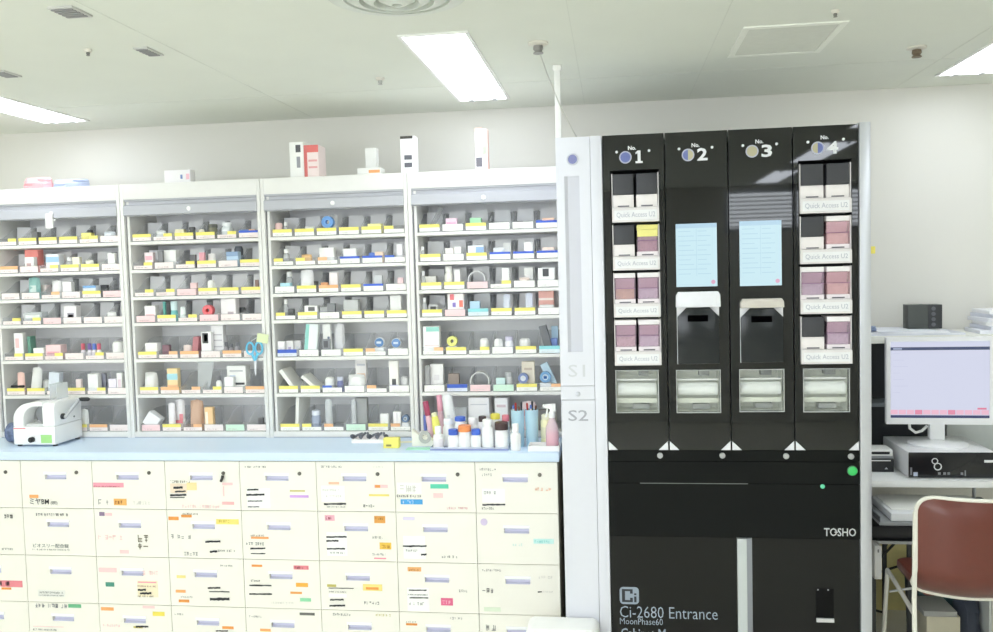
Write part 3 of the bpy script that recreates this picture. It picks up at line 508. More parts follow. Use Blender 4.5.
def item(z, c, r, x0, y0, x1, kind, rgb, desc, dep=None, tilt=0, name=None, cat=None, nobin=False, **kw):
    ou, ov, sc = ZO[z]; Yg = YBN + .03; haze = lambda c_: tuple(int(v + (250 - v) * .2) for v in c_)  # blends item colours towards white, a painted-in pale haze
    if rgb: rgb = haze(rgb)
    if 'marks' in kw: kw['marks'] = [m_[:4] + (haze(m_[4]),) for m_ in kw['marks']]
    if 'cap' in kw: kw['cap'] = haze(kw['cap'])
    p = at(ou + x0 / sc, ov + y0 / sc, Yg); q = at(ou + x1 / sc, ov + y0 / sc, Yg)
    zb = SH[r] + (.0005 if nobin else .0031); h = (p.z + q.z) / 2 - zb; w = q.x - p.x; cx = (p.x + q.x) / 2
    k = min(range(6), key=lambda i: abs(bin_x(c, i) - cx)); bx = bin_x(c, k)
    lim = .0452
    hmax = (SH[r - 1] - .0165 if r else 1.90) - zb
    if not nobin:
        w = min(w, 2 * lim - .001)
    if kind in ('disc', 'hoop', 'tubside'): w = min(w, hmax, BW - .008 if not nobin else 9); h = w
    lift = 0
    if kind in ('disc', 'tubside') and not nobin:
        lift = max(0, min((p.z + q.z) / 2 - zb - w, .034, hmax - w - .001))
    h = max(.008, min(h, hmax)); d = dep or max(.012, min(w * .6, .05))
    if kind in ('bottle', 'roll', 'dish'): d = w
    if kind == 'disc': d = .026
    ta = abs(math.radians(tilt)); ew = w * math.cos(ta) + h * math.sin(ta)
    if tilt: h = min(h, (hmax - w * math.sin(ta)) / math.cos(ta))
    if tilt:
        sn, cs_ = math.sin(math.radians(tilt)), math.cos(math.radians(tilt))
        if not nobin and h * abs(sn) + w * cs_ > 2 * lim: h = (2 * lim - w * cs_) / abs(sn)
        lo, hi = min(0, h * sn) - w * cs_ / 2, max(0, h * sn) + w * cs_ / 2
        cx = min(max(cx, bx - lim - lo), bx + lim - hi)
    if not nobin:
        if tilt == 0: cx = min(max(cx, bx - lim + w / 2), bx + lim - w / 2)
    y = .006
    for (a, b, ye) in OCC.get((c, r, k), []):
        if cx + w / 2 > a and cx - w / 2 < b: y = max(y, ye)
    ym = .115 if (r < 4 and not nobin) else .195
    if y + d > ym: y = min(y, ym - .012); d = max(.01, ym - y)
    OCC.setdefault((c, r, k), []).append((cx - ew / 2, cx + ew / 2, y + d + .004))
    lb = '%s, %s the %s shelf %s' % (desc, 'on' if nobin else ORD[k] + ' bin of', SHN[r], CREF[c])
    SEEN[lb] = SEEN.get(lb, 0) + 1
    if SEEN[lb] > 1: lb = lb.replace(desc, ['', 'second ', 'third ', 'fourth '][SEEN[lb] - 1] + desc)
    if lift > .006:
        lb2 = 'low white pack under the ' + lb.split(',')[0] + ' ' + CREF[c]
        u_ = thing('medicine_box', lb2, 'box', (cx, YBN + y + d / 2, zb), (0, 0, 0), GR['box'])
        k_box(u_, min(w, .05), max(.012, d - .004), lift - .001, (246, 246, 246))
    else: lift = 0
    t = thing(name or NM[kind], lb, cat or CT_[kind], (cx, YBN + y + d / 2, zb + lift + w / 2 * math.sin(ta)), (0, math.radians(tilt), 0), GR.get(kind))
    KF[kind](t, w * (.93 if kind == 'bag' else 1), d * (.8 if kind == 'bag' else 1), h, rgb, **kw)
    return t
W = (248, 248, 246); GY = (172, 174, 178); BK = (44, 46, 50); PKB = (240, 190, 196)
def mk(*a): return dict(marks=a)
# behind the crank machine
item('1a', 0, 0, 445, 186, 505, 'bag', (226, 232, 240), 'pale crumpled paper pack')
item('1a', 0, 0, 380, 194, 424, 'box', (246, 232, 110), 'yellow folded pack')
item('1a', 0, 0, 172, 190, 195, 'box', (80, 80, 84), 'dark little box', 0.03)
item('1a', 0, 0, 362, 180, 395, 'bottle', (92, 90, 92), 'dark brown stubby bottle', cap=(60, 60, 62))
item('1a', 0, 1, 126, 303, 166, 'box', W, 'small white box', **mk((.2, .7, .3, .6, (190, 150, 150))))
item('1a', 0, 1, 100, 270, 160, 'box', (242, 128, 120), 'salmon red box', **mk((0, 1, .62, .66, (220, 90, 90))))
item('1a', 0, 1, 172, 300, 198, 'bottle', (214, 200, 204), 'pinkish grey bottle', cap=(180, 176, 180))
item('1a', 0, 1, 232, 290, 290, 'box', (246, 248, 252), 'white and blue box', **mk((0, 1, .55, .85, (150, 195, 235))))
item('1a', 0, 1, 304, 304, 334, 'bottle', (236, 238, 240), 'clear little bottle', see=True)
item('1a', 0, 1, 343, 303, 374, 'box', (246, 240, 214), 'cream small box')
item('1a', 0, 1, 388, 314, 430, 'bag', (244, 240, 226), 'cream folded packet')
item('1a', 0, 1, 498, 286, 530, 'box', W, 'white upright box')
item('1a', 0, 2, 128, 388, 186, 'bag', (128, 186, 180), 'teal crinkled pouch', **mk((.3, .8, .3, .6, (205, 225, 222))))
item('1a', 0, 2, 170, 428, 228, 'box', (250, 232, 228), 'pinkish white flat box')
item('1a', 0, 2, 242, 405, 290, 'bag', (240, 241, 242), 'white rounded bag')
item('1a', 0, 2, 295, 414, 334, 'box', (248, 246, 248), 'white square box')
item('1a', 0, 2, 360, 432, 418, 'box', (226, 236, 248), 'white blue-edged carton', **mk((0, 1, .8, 1, (110, 165, 225))))
item('1a', 0, 2, 460, 428, 490, 'box', BK, 'black small box')
item('1a', 0, 3, 112, 552, 194, 'clearbox', W, 'clear lidless box', **mk((.1, .9, .5, .8, (220, 226, 226))))
item('1a', 0, 3, 297, 522, 352, 'box', (246, 242, 246), 'white device box with grey picture', **mk((.28, .82, .1, .6, (150, 145, 160)), (.35, .75, .2, .5, (90, 90, 100))))
item('1a', 0, 3, 482, 548, 528, 'bag', W, 'white wrapped bandage', see=False)
item('1b', 0, 4, 98, 102, 138, 'box', (248, 244, 244), 'tall white carton', **mk((.15, .55, .45, .8, (240, 190, 190))))
item('1b', 0, 4, 137, 118, 150, 'box', (70, 130, 110), 'thin dark green carton', .04)
item('1b', 0, 4, 168, 170, 214, 'box', W, 'low white box')
item('1b', 0, 4, 218, 156, 286, 'box', (244, 205, 208), 'pink pill box', **mk((.1, .9, .35, .55, (225, 150, 165))))
for i, cc in enumerate(((200, 60, 80), (90, 60, 140), (60, 90, 190), (200, 60, 90))):
    item('1b', 0, 4, 382 + i * 21, 150, 400 + i * 21, 'bottle', (228, 220, 228), ('red', 'purple', 'blue', 'crimson')[i] + ' capped vial', cap=cc, ch=.4, neck=.7)
item('1b', 0, 4, 510, 140, 555, 'roll', W, 'white cotton roll')
item('1b', 0, 5, 82, 276, 120, 'bag', (240, 192, 180), 'peach oval pouch')
item('1b', 0, 5, 122, 258, 172, 'bag', (240, 240, 238), 'white slanted bag', tilt=8)
item('1b', 0, 5, 178, 318, 204, 'roll', W, 'white cotton ball pack')
item('1b', 0, 5, 208, 282, 254, 'box', (222, 230, 242), 'pale blue tilted box', tilt=6)
item('1b', 0, 5, 355, 310, 378, 'box', (246, 224, 224), 'slim pink box')
item('1b', 0, 5, 405, 286, 450, 'box', W, 'white upright carton')
item('1b', 0, 5, 451, 288, 470, 'box', (110, 112, 130), 'slate narrow box')
item('1b', 0, 5, 486, 308, 520, 'box', (236, 226, 244), 'lilac white box')
item('1b', 0, 5, 538, 282, 562, 'box', W, 'white tall box', **mk((.2, .8, .3, .7, (230, 205, 215))))
item('1b', 0, 6, 380, 442, 420, 'bag', W, 'white gauze bundle')
t = thing('marker_pen', 'black marker lying across the first sixth-shelf bin front edge', 'marker pen', (bin_x(0, 0), YBN + .012, SH[5] + BF + .007))
MB().cyl((-.03, 0, 0), .006, .045, 'x', 14).build('barrel', mat(BK), t); MB().lathe([(.0066, .015), (.0066, .03), (.005, .034)], axis='x', n=14).build('cap', mat((30, 30, 34)), t)
# by the hanging scissors
item('2a', 1, 0, 146, 196, 200, 'bag', (238, 240, 242), 'white flattened bag')
item('2a', 1, 0, 250, 192, 292, 'box', (246, 236, 190), 'pale yellow packet')
item('2a', 1, 0, 332, 180, 362, 'bottle', (60, 60, 64), 'small black bottle', cap=(50, 50, 54), neck=.8)
item('2a', 1, 0, 362, 190, 395, 'bag', (238, 228, 205), 'beige packet')
item('2a', 1, 0, 418, 166, 460, 'bottle', (104, 102, 78), 'dark olive jar', cap=(70, 72, 60), neck=.85)
item('2a', 1, 0, 470, 158, 522, 'bottle', (232, 238, 240), 'milky domed bottle', cap=(240, 244, 246), neck=.7)
item('2a', 1, 0, 570, 194, 606, 'box', (90, 125, 205), 'blue lidded box')
item('2a', 1, 0, 612, 192, 640, 'box', (244, 180, 130), 'orange lidded box')
item('2a', 1, 1, 128, 304, 168, 'box', (250, 228, 232), 'pink-white box', **mk((.1, .9, .55, .8, (240, 170, 185))))
item('2a', 1, 1, 170, 296, 194, 'box', (112, 112, 116), 'dark grey box')
item('2a', 1, 1, 196, 292, 256, 'box', W, 'white square-cornered carton')
item('2a', 1, 1, 342, 314, 369, 'box', (78, 76, 82), 'charcoal box')
item('2a', 1, 1, 371, 304, 396, 'box', (232, 150, 165), 'rose pink box')
item('2a', 1, 1, 396, 306, 440, 'bag', (248, 246, 244), 'white crumpled bag')
item('2a', 1, 1, 518, 300, 574, 'box', (178, 208, 236), 'light blue box with dark top', **mk((0, 1, .7, 1, (120, 150, 190))))
item('2a', 1, 1, 542, 272, 584, 'dish', (58, 64, 76), 'dark lidded cup', rim=(150, 160, 175))
item('2a', 1, 2, 342, 450, 372, 'box', (248, 205, 205), 'pink sachet box')
item('2a', 1, 2, 406, 438, 440, 'roll', W, 'white cotton ball')
item('2a', 1, 2, 642, 436, 656, 'box', (120, 90, 80), 'brown sliver of box')
item('2a', 1, 3, 112, 562, 164, 'box', (248, 242, 242), 'white pink-marked box', **mk((.1, .9, .15, .5, (244, 196, 200))))
item('2a', 1, 3, 196, 542, 206, 'box', (60, 150, 140), 'thin teal box')
item('2a', 1, 3, 226, 540, 258, 'bottle', (96, 190, 190), 'teal bottle with pale cap', cap=(214, 240, 244), ch=.45, neck=.8)
item('2a', 1, 3, 256, 566, 286, 'bag', (236, 246, 244), 'white mint packet')
item('2a', 1, 3, 386, 558, 436, 'disc', (238, 86, 96), 'red tape roll', core=(246, 120, 125))
item('2a', 1, 3, 450, 526, 520, 'box', (246, 238, 240), 'white tall carton', **mk((.45, .85, .1, .4, (180, 160, 170))))
item('2a', 1, 3, 552, 572, 588, 'dish', (40, 42, 44), 'black capped tub')
item('2b', 1, 4, 118, 153, 174, 'box', (248, 244, 240), 'white flap-top box')
item('2b', 1, 4, 186, 162, 218, 'box', (112, 70, 84), 'maroon small box')
item('2b', 1, 4, 275, 160, 320, 'bag', (242, 220, 214), 'pale pink pouch')
item('2b', 1, 4, 326, 126, 352, 'box', (176, 96, 104), 'dark red slim carton', tilt=8, dep=.05)
item('2b', 1, 4, 362, 100, 408, 'box', (248, 246, 246), 'white carton with black window', **mk((.12, .72, .55, .95, (52, 52, 56)), (.3, .62, .62, .9, (190, 190, 190))))
item('2b', 1, 4, 418, 72, 474, 'box', (244, 242, 246), 'tallest lined white carton', **mk((.2, .9, .3, .34, (200, 196, 206)), (.2, .9, .5, .54, (200, 196, 206)), (.2, .9, .68, .72, (200, 196, 206))))
for i, (xx, yy) in enumerate(((468, 150), (492, 158), (520, 150))): item('2b', 1, 4, xx, yy, xx + 22, 'bottle', (128, 124, 132), ('first', 'middle', 'last')[i] + ' dark grey dropper bottle', cap=(84, 84, 92), neck=.5)
item('2b', 1, 5, 86, 288, 152, 'bag', (246, 244, 242), 'white crumpled big bag', dep=.06)
item('2b', 1, 5, 208, 272, 256, 'box', (248, 214, 150), 'yellow orange blue carton', **mk((0, 1, .55, .8, (160, 215, 225)), (0, 1, .1, .35, (246, 186, 130))))
item('2b', 1, 5, 432, 308, 456, 'bottle', (244, 244, 244), 'white bottle dark shoulder', cap=(90, 90, 94))
item('2b', 1, 5, 460, 312, 500, 'box', W, 'white little angled box')
item('2b', 1, 5, 508, 262, 598, 'box', W, 'large white carton with black print', **mk((.45, .92, .28, .36, (50, 50, 54)), (.5, .8, .1, .2, (60, 60, 64)), (.15, .45, .45, .65, (205, 215, 235)), (.15, .85, .78, .84, (190, 190, 196))))
item('2b', 1, 6, 110, 424, 172, 'box', (244, 244, 246), 'grey-white leaning carton', tilt=36, dep=.04)
item('2b', 1, 6, 206, 428, 242, 'bag', (244, 238, 242), 'white sachet pack')
item('2b', 1, 6, 244, 416, 296, 'bag', (246, 240, 240), 'white pack with red swirl', **mk((.1, .85, .2, .3, (235, 120, 135)), (.55, .9, .3, .5, (235, 130, 140))))
item('2b', 1, 6, 302, 416, 372, 'bag', (206, 160, 130), 'brown paper bag', dep=.05)
item('2b', 1, 6, 362, 452, 400, 'box', (246, 196, 130), 'orange carton with cream side', **mk((.1, .4, .1, .8, (250, 236, 214))))
item('2b', 1, 6, 632, 502, 656, 'box', (60, 58, 62), 'black small carton')
# over the tool tray
item('3a', 2, 0, 70, 192, 108, 'bag', (240, 196, 190), 'pink knotted pouch')
item('3a', 2, 0, 110, 192, 130, 'bottle', (232, 234, 234), 'clear slim bottle', see=True)
item('3a', 2, 0, 206, 206, 258, 'bag', (240, 240, 236), 'white flat packet')
item('3a', 2, 0, 284, 164, 336, 'disc', (70, 135, 215), 'bright blue tape roll', core=(130, 180, 235))
item('3a', 2, 0, 300, 152, 346, 'bag', (234, 236, 236), 'clear white wrap', see=True)
item('3a', 2, 0, 492, 198, 552, 'box', (246, 236, 150), 'yellow topped flat box')
item('3a', 2, 1, 108, 312, 136, 'bottle', (228, 230, 232), 'clear squat bottle', see=True)
item('3a', 2, 1, 186, 334, 240, 'bag', (244, 190, 120), 'orange packet heap')
item('3a', 2, 1, 275, 306, 340, 'box', (246, 244, 242), 'white hidden carton')
item('3a', 2, 1, 382, 310, 440, 'box', (242, 242, 242), 'pale carton')
item('3a', 2, 1, 492, 326, 524, 'bag', (76, 112, 205), 'blue crumpled packet')
item('3a', 2, 1, 526, 324, 560, 'box', (248, 214, 186), 'peach carton')
item('3a', 2, 1, 622, 290, 648, 'box', (238, 236, 242), 'white upright carton')
item('3a', 2, 2, 100, 464, 145, 'box', (170, 222, 236), 'sky blue packet box')
item('3a', 2, 2, 106, 414, 140, 'bottle', (228, 230, 232), 'tall clear bottle', see=True)
item('3a', 2, 2, 180, 402, 246, 'bag', (240, 240, 244), 'white plastic bag')
item('3a', 2, 2, 214, 458, 250, 'box', (64, 62, 62), 'black small box')
item('3a', 2, 2, 274, 460, 316, 'bag', (240, 160, 105), 'orange sachet heap')
item('3a', 2, 2, 320, 418, 356, 'box', (246, 234, 236), 'pinkish carton')
item('3a', 2, 2, 520, 430, 556, 'box', (196, 198, 202), 'grey carton')
item('3a', 2, 2, 626, 440, 650, 'box', (246, 205, 210), 'pink carton')
item('3a', 2, 3, 110, 538, 132, 'bottle', (226, 228, 230), 'clear tall bottle', see=True)
item('3a', 2, 3, 134, 580, 160, 'box', (50, 50, 52), 'black tiny box')
item('3a', 2, 3, 208, 566, 266, 'box', W, 'white lid-up box', **mk((.3, .8, .6, .9, (70, 70, 74))))
item('3a', 2, 3, 276, 572, 308, 'box', (150, 152, 156), 'mid grey device')
item('3a', 2, 3, 310, 556, 344, 'box', (116, 118, 122), 'dark grey device')
item('3a', 2, 3, 384, 540, 448, 'box', (188, 190, 192), 'light grey carton')
item('3a', 2, 3, 592, 520, 640, 'box', (236, 236, 236), 'white tall carton')
for i, xx in enumerate((82, 118, 162)): item('3b', 2, 4, xx, 140, xx + 30, 'box', (244, 240, 242), ('white box beside divider', 'white box with mauve stripe', 'white box at bin edge')[i], **mk((.3, .7, .2, .6, ((226, 220, 226), (190, 170, 200), (220, 224, 230))[i])))
item('3b', 2, 4, 206, 62, 262, 'box', (236, 246, 244), 'white folder with teal spine', dep=.03, tilt=6, **mk((.02, .3, .1, .98, (130, 205, 195))))
item('3b', 2, 4, 288, 130, 320, 'box', (120, 124, 130), 'grey meter device', **mk((.2, .8, .5, .9, (60, 62, 68))))
item('3b', 2, 4, 282, 64, 316, 'box', W, 'white carton with slate dots', **mk((.6, .9, .4, .6, (90, 105, 130)), (.6, .9, .12, .3, (110, 120, 140))))
item('3b', 2, 4, 328, 58, 384, 'bag', (240, 241, 246), 'tall white foil bag', dep=.04)
item('3b', 2, 4, 521, 122, 563, 'tubside', (50, 105, 170), 'out-facing tub with deep-blue lid', dep=.035)
item('3b', 2, 4, 597, 126, 639, 'tubside', (70, 122, 190), 'out-facing tub with mid-blue lid', dep=.035)
item('3b', 2, 5, 96, 252, 112, 'board', (246, 244, 238), 'white leaning divider board', tilt=-36, dep=.12, nobin=False)
item('3b', 2, 5, 212, 268, 226, 'board', (244, 242, 236), 'short white leaning divider board', tilt=-48, dep=.1)
item('3b', 2, 5, 84, 330, 140, 'box', (62, 58, 56), 'dark flat remote')
item('3b', 2, 5, 296, 302, 336, 'roll', W, 'white round roll')
item('3b', 2, 5, 356, 300, 384, 'bottle', (90, 95, 150), 'navy jar with white lid', cap=(200, 205, 225), neck=.8)
item('3b', 2, 5, 392, 288, 478, 'bag', (250, 250, 248), 'heaped white packets', dep=.06)
item('3b', 2, 5, 418, 228, 466, 'box', (246, 242, 242), 'tall white carton with peach band', **mk((.1, .9, .35, .55, (248, 214, 190)), (.1, .9, .8, .86, (190, 190, 200))))
item('3b', 2, 5, 562, 228, 602, 'box', (246, 242, 236), 'white bottle carton with black square', **mk((.3, .75, .2, .42, (52, 52, 54))))
item('3b', 2, 5, 628, 302, 664, 'roll', (240, 240, 242), 'white bandage roll')
item('3b', 2, 6, 176, 392, 190, 'board', (240, 238, 230), 'thin white upright divider board', tilt=4, dep=.15)
item('3b', 2, 6, 234, 452, 274, 'bottle', (150, 160, 185), 'slate blue glass bottle', cap=(225, 230, 240), neck=.8)
item('3b', 2, 6, 276, 396, 312, 'bag', (232, 234, 236), 'crinkled clear pack', see=True)
item('3b', 2, 6, 414, 398, 438, 'bag', (226, 228, 230), 'narrow crinkled clear pack', see=True)
item('3b', 2, 6, 440, 398, 494, 'box', (150, 152, 152), 'dark grey carton')
item('3b', 2, 6, 560, 465, 596, 'box', W, 'small white carton')
item('3b', 2, 6, 606, 456, 640, 'box', (248, 246, 246), 'white ribbed carton', **mk((.4, .6, .05, .95, (225, 222, 226))))
item('3b', 2, 6, 642, 398, 674, 'disc', (70, 100, 140), 'slate blue tape disc', core=(220, 228, 236))
# next to the S unit
item('4a', 3, 0, 76, 118, 158, 'sheet', None, 'clear upward-curving plastic sheet', dep=.1)
item('4a', 3, 0, 188, 174, 238, 'box', (246, 206, 226), 'pale magenta box', **mk((.1, .9, .5, .7, (235, 170, 205))))
item('4a', 3, 0, 296, 172, 346, 'box', (148, 216, 160), 'green box', **mk((0, 1, .4, .6, (200, 236, 206))))
item('4a', 3, 0, 506, 186, 534, 'box', (74, 74, 78), 'black lidded box')
item('4a', 3, 0, 586, 182, 612, 'box', (84, 110, 200), 'royal blue packet')
item('4a', 3, 0, 622, 172, 674, 'box', (242, 190, 160), 'peach stacked carton', **mk((0, 1, .45, .52, (220, 150, 120))))
item('4a', 3, 1, 60, 302, 78, 'bottle', (236, 238, 240), 'clear dropper bottle', see=True)
item('4a', 3, 1, 186, 308, 222, 'box', (250, 242, 238), 'cream carton')
item('4a', 3, 1, 226, 302, 256, 'box', W, 'white carton')
item('4a', 3, 1, 288, 296, 358, 'box', (238, 244, 250), 'white carton with blue corner', **mk((.5, 1, .4, .9, (130, 170, 225))))
item('4a', 3, 1, 394, 302, 456, 'bag', (242, 244, 248), 'white pyramid packet')
item('4a', 3, 1, 440, 284, 474, 'box', W, 'white rear carton')
item('4a', 3, 1, 540, 282, 578, 'box', W, 'white square rear carton')
item('4a', 3, 1, 622, 304, 674, 'box', (248, 220, 202), 'peach carton', **mk((.75, .95, .2, .5, (90, 80, 80))))
item('4a', 3, 2, 62, 412, 80, 'bottle', (236, 238, 240), 'clear dropper bottle', see=True)
item('4a', 3, 2, 88, 434, 140, 'box', (230, 228, 220), 'grey-cream carton')
item('4a', 3, 2, 176, 390, 212, 'bottle', (240, 238, 230), 'ivory tall bottle', cap=(246, 246, 242), neck=.7)
item('4a', 3, 2, 226, 404, 252, 'box', (242, 240, 240), 'white slim carton')
item('4a', 3, 2, 286, 388, 364, 'hoop', (226, 226, 228), 'grey plastic hoop', dep=.05)
item('4a', 3, 2, 440, 398, 472, 'box', W, 'white bright carton')
item('4a', 3, 2, 512, 438, 566, 'bag', (246, 222, 208), 'peach crumpled packet')
item('4a', 3, 2, 536, 396, 576, 'box', W, 'white rear carton')
item('4a', 3, 2, 602, 396, 676, 'box', (246, 246, 246), 'white box with black opening', **mk((.28, .65, .55, .95, (46, 46, 50)), (.05, .95, .1, .2, (215, 215, 215))))
item('4a', 3, 3, 62, 532, 82, 'bottle', (236, 238, 240), 'clear dropper bottle', see=True)
item('4a', 3, 3, 96, 560, 150, 'bag', (236, 236, 234), 'white bag with black mouth', **mk((.3, .8, .55, .8, (60, 60, 64))))
item('4a', 3, 3, 196, 512, 268, 'box', (250, 244, 244), 'carton with red-violet spots', **mk((.15, .4, .72, .98, (226, 90, 100)), (.3, .5, .4, .6, (130, 110, 205)), (.72, .95, .4, .7, (238, 105, 85))))
item('4a', 3, 3, 296, 546, 340, 'box', (176, 214, 240), 'sky blue box')
item('4a', 3, 3, 442, 512, 478, 'bag', (220, 228, 246), 'pale blue pouch')
item('4a', 3, 3, 542, 506, 580, 'bag', (222, 228, 248), 'pale lavender-blue pouch')
item('4a', 3, 3, 600, 560, 676, 'bag', (240, 240, 238), 'white wrinkled packet', dep=.03)
item('4a', 3, 3, 598, 500, 666, 'box', (240, 172, 160), 'salmon stacked carton', **mk((0, 1, .3, .36, (250, 226, 220)), (0, 1, .6, .7, (250, 232, 226))))
item('4b', 3, 4, 66, 68, 134, 'box', W, 'white carton with teal top', **mk((.2, 1, .82, .98, (140, 215, 200)), (.1, .95, .3, .34, (230, 214, 214))))
item('4b', 3, 4, 180, 105, 222, 'disc', (232, 230, 110), 'lime yellow tape roll', core=(240, 240, 150))
item('4b', 3, 4, 226, 118, 256, 'hoop', (226, 230, 230), 'clear tape ring', dep=.02)
item('4b', 3, 4, 316, 118, 352, 'roll', W, 'white domed roll')
item('4b', 3, 4, 376, 120, 412, 'roll', (250, 250, 248), 'white bandage roll')
item('4b', 3, 4, 428, 110, 464, 'bottle', (236, 234, 246), 'white lavender-shaded bottle', cap=(205, 200, 226), neck=.8)
item('4b', 3, 4, 482, 118, 528, 'roll', (240, 240, 238), 'wide white roll')
item('4b', 3, 4, 572, 66, 604, 'box', (84, 86, 90), 'black leaning strap case', tilt=-14, dep=.03)
item('4b', 3, 4, 612, 120, 640, 'box', (110, 140, 220), 'blue low carton')
item('4b', 3, 4, 614, 70, 642, 'box', (176, 212, 238), 'light blue carton')
item('4b', 3, 5, 76, 228, 102, 'bag', (150, 150, 152), 'crinkled black-white pack')
item('4b', 3, 5, 106, 228, 160, 'box', (248, 246, 246), 'white tall carton', **mk((.3, .7, .4, .6, (225, 220, 224))))
item('4b', 3, 5, 186, 266, 230, 'box', (128, 110, 100), 'brown lidded box')
item('4b', 3, 5, 268, 238, 348, 'hoop', (228, 228, 226), 'grey-white plastic hoop', dep=.045)
item('4b', 3, 5, 386, 284, 424, 'box', (200, 232, 228), 'mint box')
item('4b', 3, 5, 418, 264, 450, 'bottle', (226, 226, 226), 'pale grey cup', cap=(190, 192, 194), neck=.85)
item('4b', 3, 5, 478, 264, 520, 'disc', (100, 120, 180), 'periwinkle-rimmed tape disc', core=(236, 240, 248), face=(230, 236, 246))
item('4b', 3, 5, 490, 218, 544, 'box', (240, 228, 206), 'beige carton', **mk((.2, .8, .7, .78, (200, 180, 160))))
item('4b', 3, 5, 566, 252, 612, 'disc', (90, 150, 205), 'sky blue tape disc', core=(220, 236, 246), face=(60, 110, 180))
item('4b', 3, 5, 608, 222, 640, 'box', (186, 216, 236), 'light blue tipped carton', tilt=-24)
item('4b', 3, 6, 64, 440, 92, 'box', (80, 100, 190), 'blue box low down', nobin=True)
item('4b', 3, 6, 172, 412, 262, 'clearbox', W, 'clear tub', nobin=True, **mk((0, 1, .3, .4, (240, 236, 226))))
item('4b', 3, 6, 270, 366, 356, 'box', (248, 246, 246), 'big white carton', nobin=True, dep=.1, **mk((.1, .9, .78, .81, (205, 205, 210))))
item('4b', 3, 6, 380, 368, 434, 'box', (248, 246, 246), 'white carton with black label', nobin=True, dep=.1, **mk((.2, .8, .08, .26, (52, 50, 52)), (.15, .85, .72, .8, (215, 190, 195))))
item('4b', 3, 6, 486, 380, 556, 'bag', (240, 214, 214), 'pink striped bag', nobin=True, **mk((.2, .8, .5, .7, (225, 150, 150))))
item('4b', 3, 6, 562, 418, 618, 'box', (110, 106, 100), 'dark grey carton', nobin=True)
item('4b', 3, 6, 604, 424, 640, 'bag', (196, 190, 178), 'taupe bag', nobin=True)
# translucent display sheet leaning in the sixth row by the scissors
t = thing('clear_display_sheet', 'translucent display sheet leaning in the sixth row by the hanging scissors', 'plastic sheet', (bin_x(1, 2) + .052, YBN + .05, SH[5] + .012), (math.radians(-10), 0, 0))
MB().prism([(-.045, 0), (.012, 0), (.03, .135), (-.05, .135)], 0, .0025).build('sheet', CLEAR, t)
# ------------------------------------------------------------------ hanging scissors and tag on the divider edge
SX_ = at(254.5, 345, YC - .014).x; SZ_ = at(254.5, 337, YC - .014).z
t = thing('scissors', 'blue-handled scissors hanging from the shelf cabinet edge', 'scissors', (SX_, YC - .014, SZ_))
sb = (110, 200, 235)
for s_ in (-1, 1):
    h = MB(); loop = [(s_ * .019 + .0165 * math.cos(a), -.0015 + s_ * .0035, -.05 + .026 * math.sin(a)) for a in [2 * PI * i / 20 for i in range(21)]]
    h.tube(loop, .0046, 8).tube([(s_ * .012, s_ * .0035, -.074), (s_ * .004, s_ * .003, -.092), (-s_ * .002, s_ * .003, -.106)], .0065, 8)
    h.build('handle', mat(sb, .35), t)
    MB().prism([(-s_ * .008, -.1), (s_ * .003, -.1), (-s_ * .0005, -.175), (-s_ * .004, -.165)], s_ * .002 - .0008, s_ * .002 + .0008).build('blade', STEEL, t)
MB().cyl((0, -.006, -.106), .004, .012, 'y', 12).build('pivot', STEEL, t)
MB().tube([(-.019, -.004, -.03), (-.01, -.006, -.016), (.01, -.004, -.004), (-1.548 - SX_, .006, .004), (-1.548 - SX_, .0125, .006)], .0014).build('hanging_wire', STEEL, t)
t = B(-.026, .026, -.0012, 0, -.02, .02).build('paper_tag', mat((226, 236, 190), .7)); t.location = (at(264, 338, YC).x, YC - .0165, at(264, 338, YC).z); t.rotation_euler = (0, math.radians(10), 0)
tag(t, 'pale yellow-green paper tag stuck above the hanging scissors', 'paper tag')
# ------------------------------------------------------------------ boxes on the cabinet tops
def top_box(u0, v0, u1, rgb, label, d=.06, marks=(), kind='box', h=None, Y=3.77, **kw):
    p = at(u0, v0, Y); q = at(u1, v0, Y); w = q.x - p.x; z0 = CT + .0005
    t = thing('medicine_box' if kind == 'box' else NM[kind], label, 'box' if kind != 'bag' else 'packet', ((p.x + q.x) / 2, Y + d / 2, z0), group='packs on the cabinet tops')
    if kind == 'box': k_box(t, w, d, h or ((p.z + q.z) / 2 - z0), rgb, marks)
    else: KF[kind](t, w, d, h or ((p.z + q.z) / 2 - z0), rgb, **kw)
top_box(18, 176, 46, (240, 176, 180), 'pink flat packet lying on the cabinet top behind the crank machine', .09, kind='bag')
top_box(47, 178, 84, (186, 196, 224), 'pale blue flat packet lying beside the pink one on top', .09, kind='bag')
top_box(164, 170, 190, (246, 243, 246), 'small white carton lying on the cabinet top', .05, ((.62, .7, .35, .65, (120, 140, 190)), (.84, .96, .3, .7, (240, 190, 205))))
top_box(289, 142, 303, W, 'white half of the red-backed carton pair on cabinet top', .1, ((.45, .8, .72, .92, (90, 90, 96)), (.5, .75, .3, .6, (160, 160, 168))))
top_box(303.5, 145, 318, (246, 228, 226), 'red-topped white carton on the cabinet top', .1, ((0, .22, 0, 1, (222, 120, 118)), (.22, 1, .78, 1, (228, 120, 116)), (.3, .9, .5, .56, (230, 170, 170)), (.3, .9, .3, .36, (230, 170, 170))))
top_box(357, 163, 380, (240, 240, 236), 'clear tray pack with orange strip on the cabinet top', .08, ((.5, .98, .35, .72, (240, 170, 110)),), h=.035)
top_box(400, 136, 414.5, (247, 247, 248), 'tall white carton with two grey squares and open dark lid', .06, ((.25, .78, .38, .5, (96, 96, 104)), (.25, .78, .18, .3, (100, 100, 108)), (0, .85, .93, 1, (72, 68, 66))))
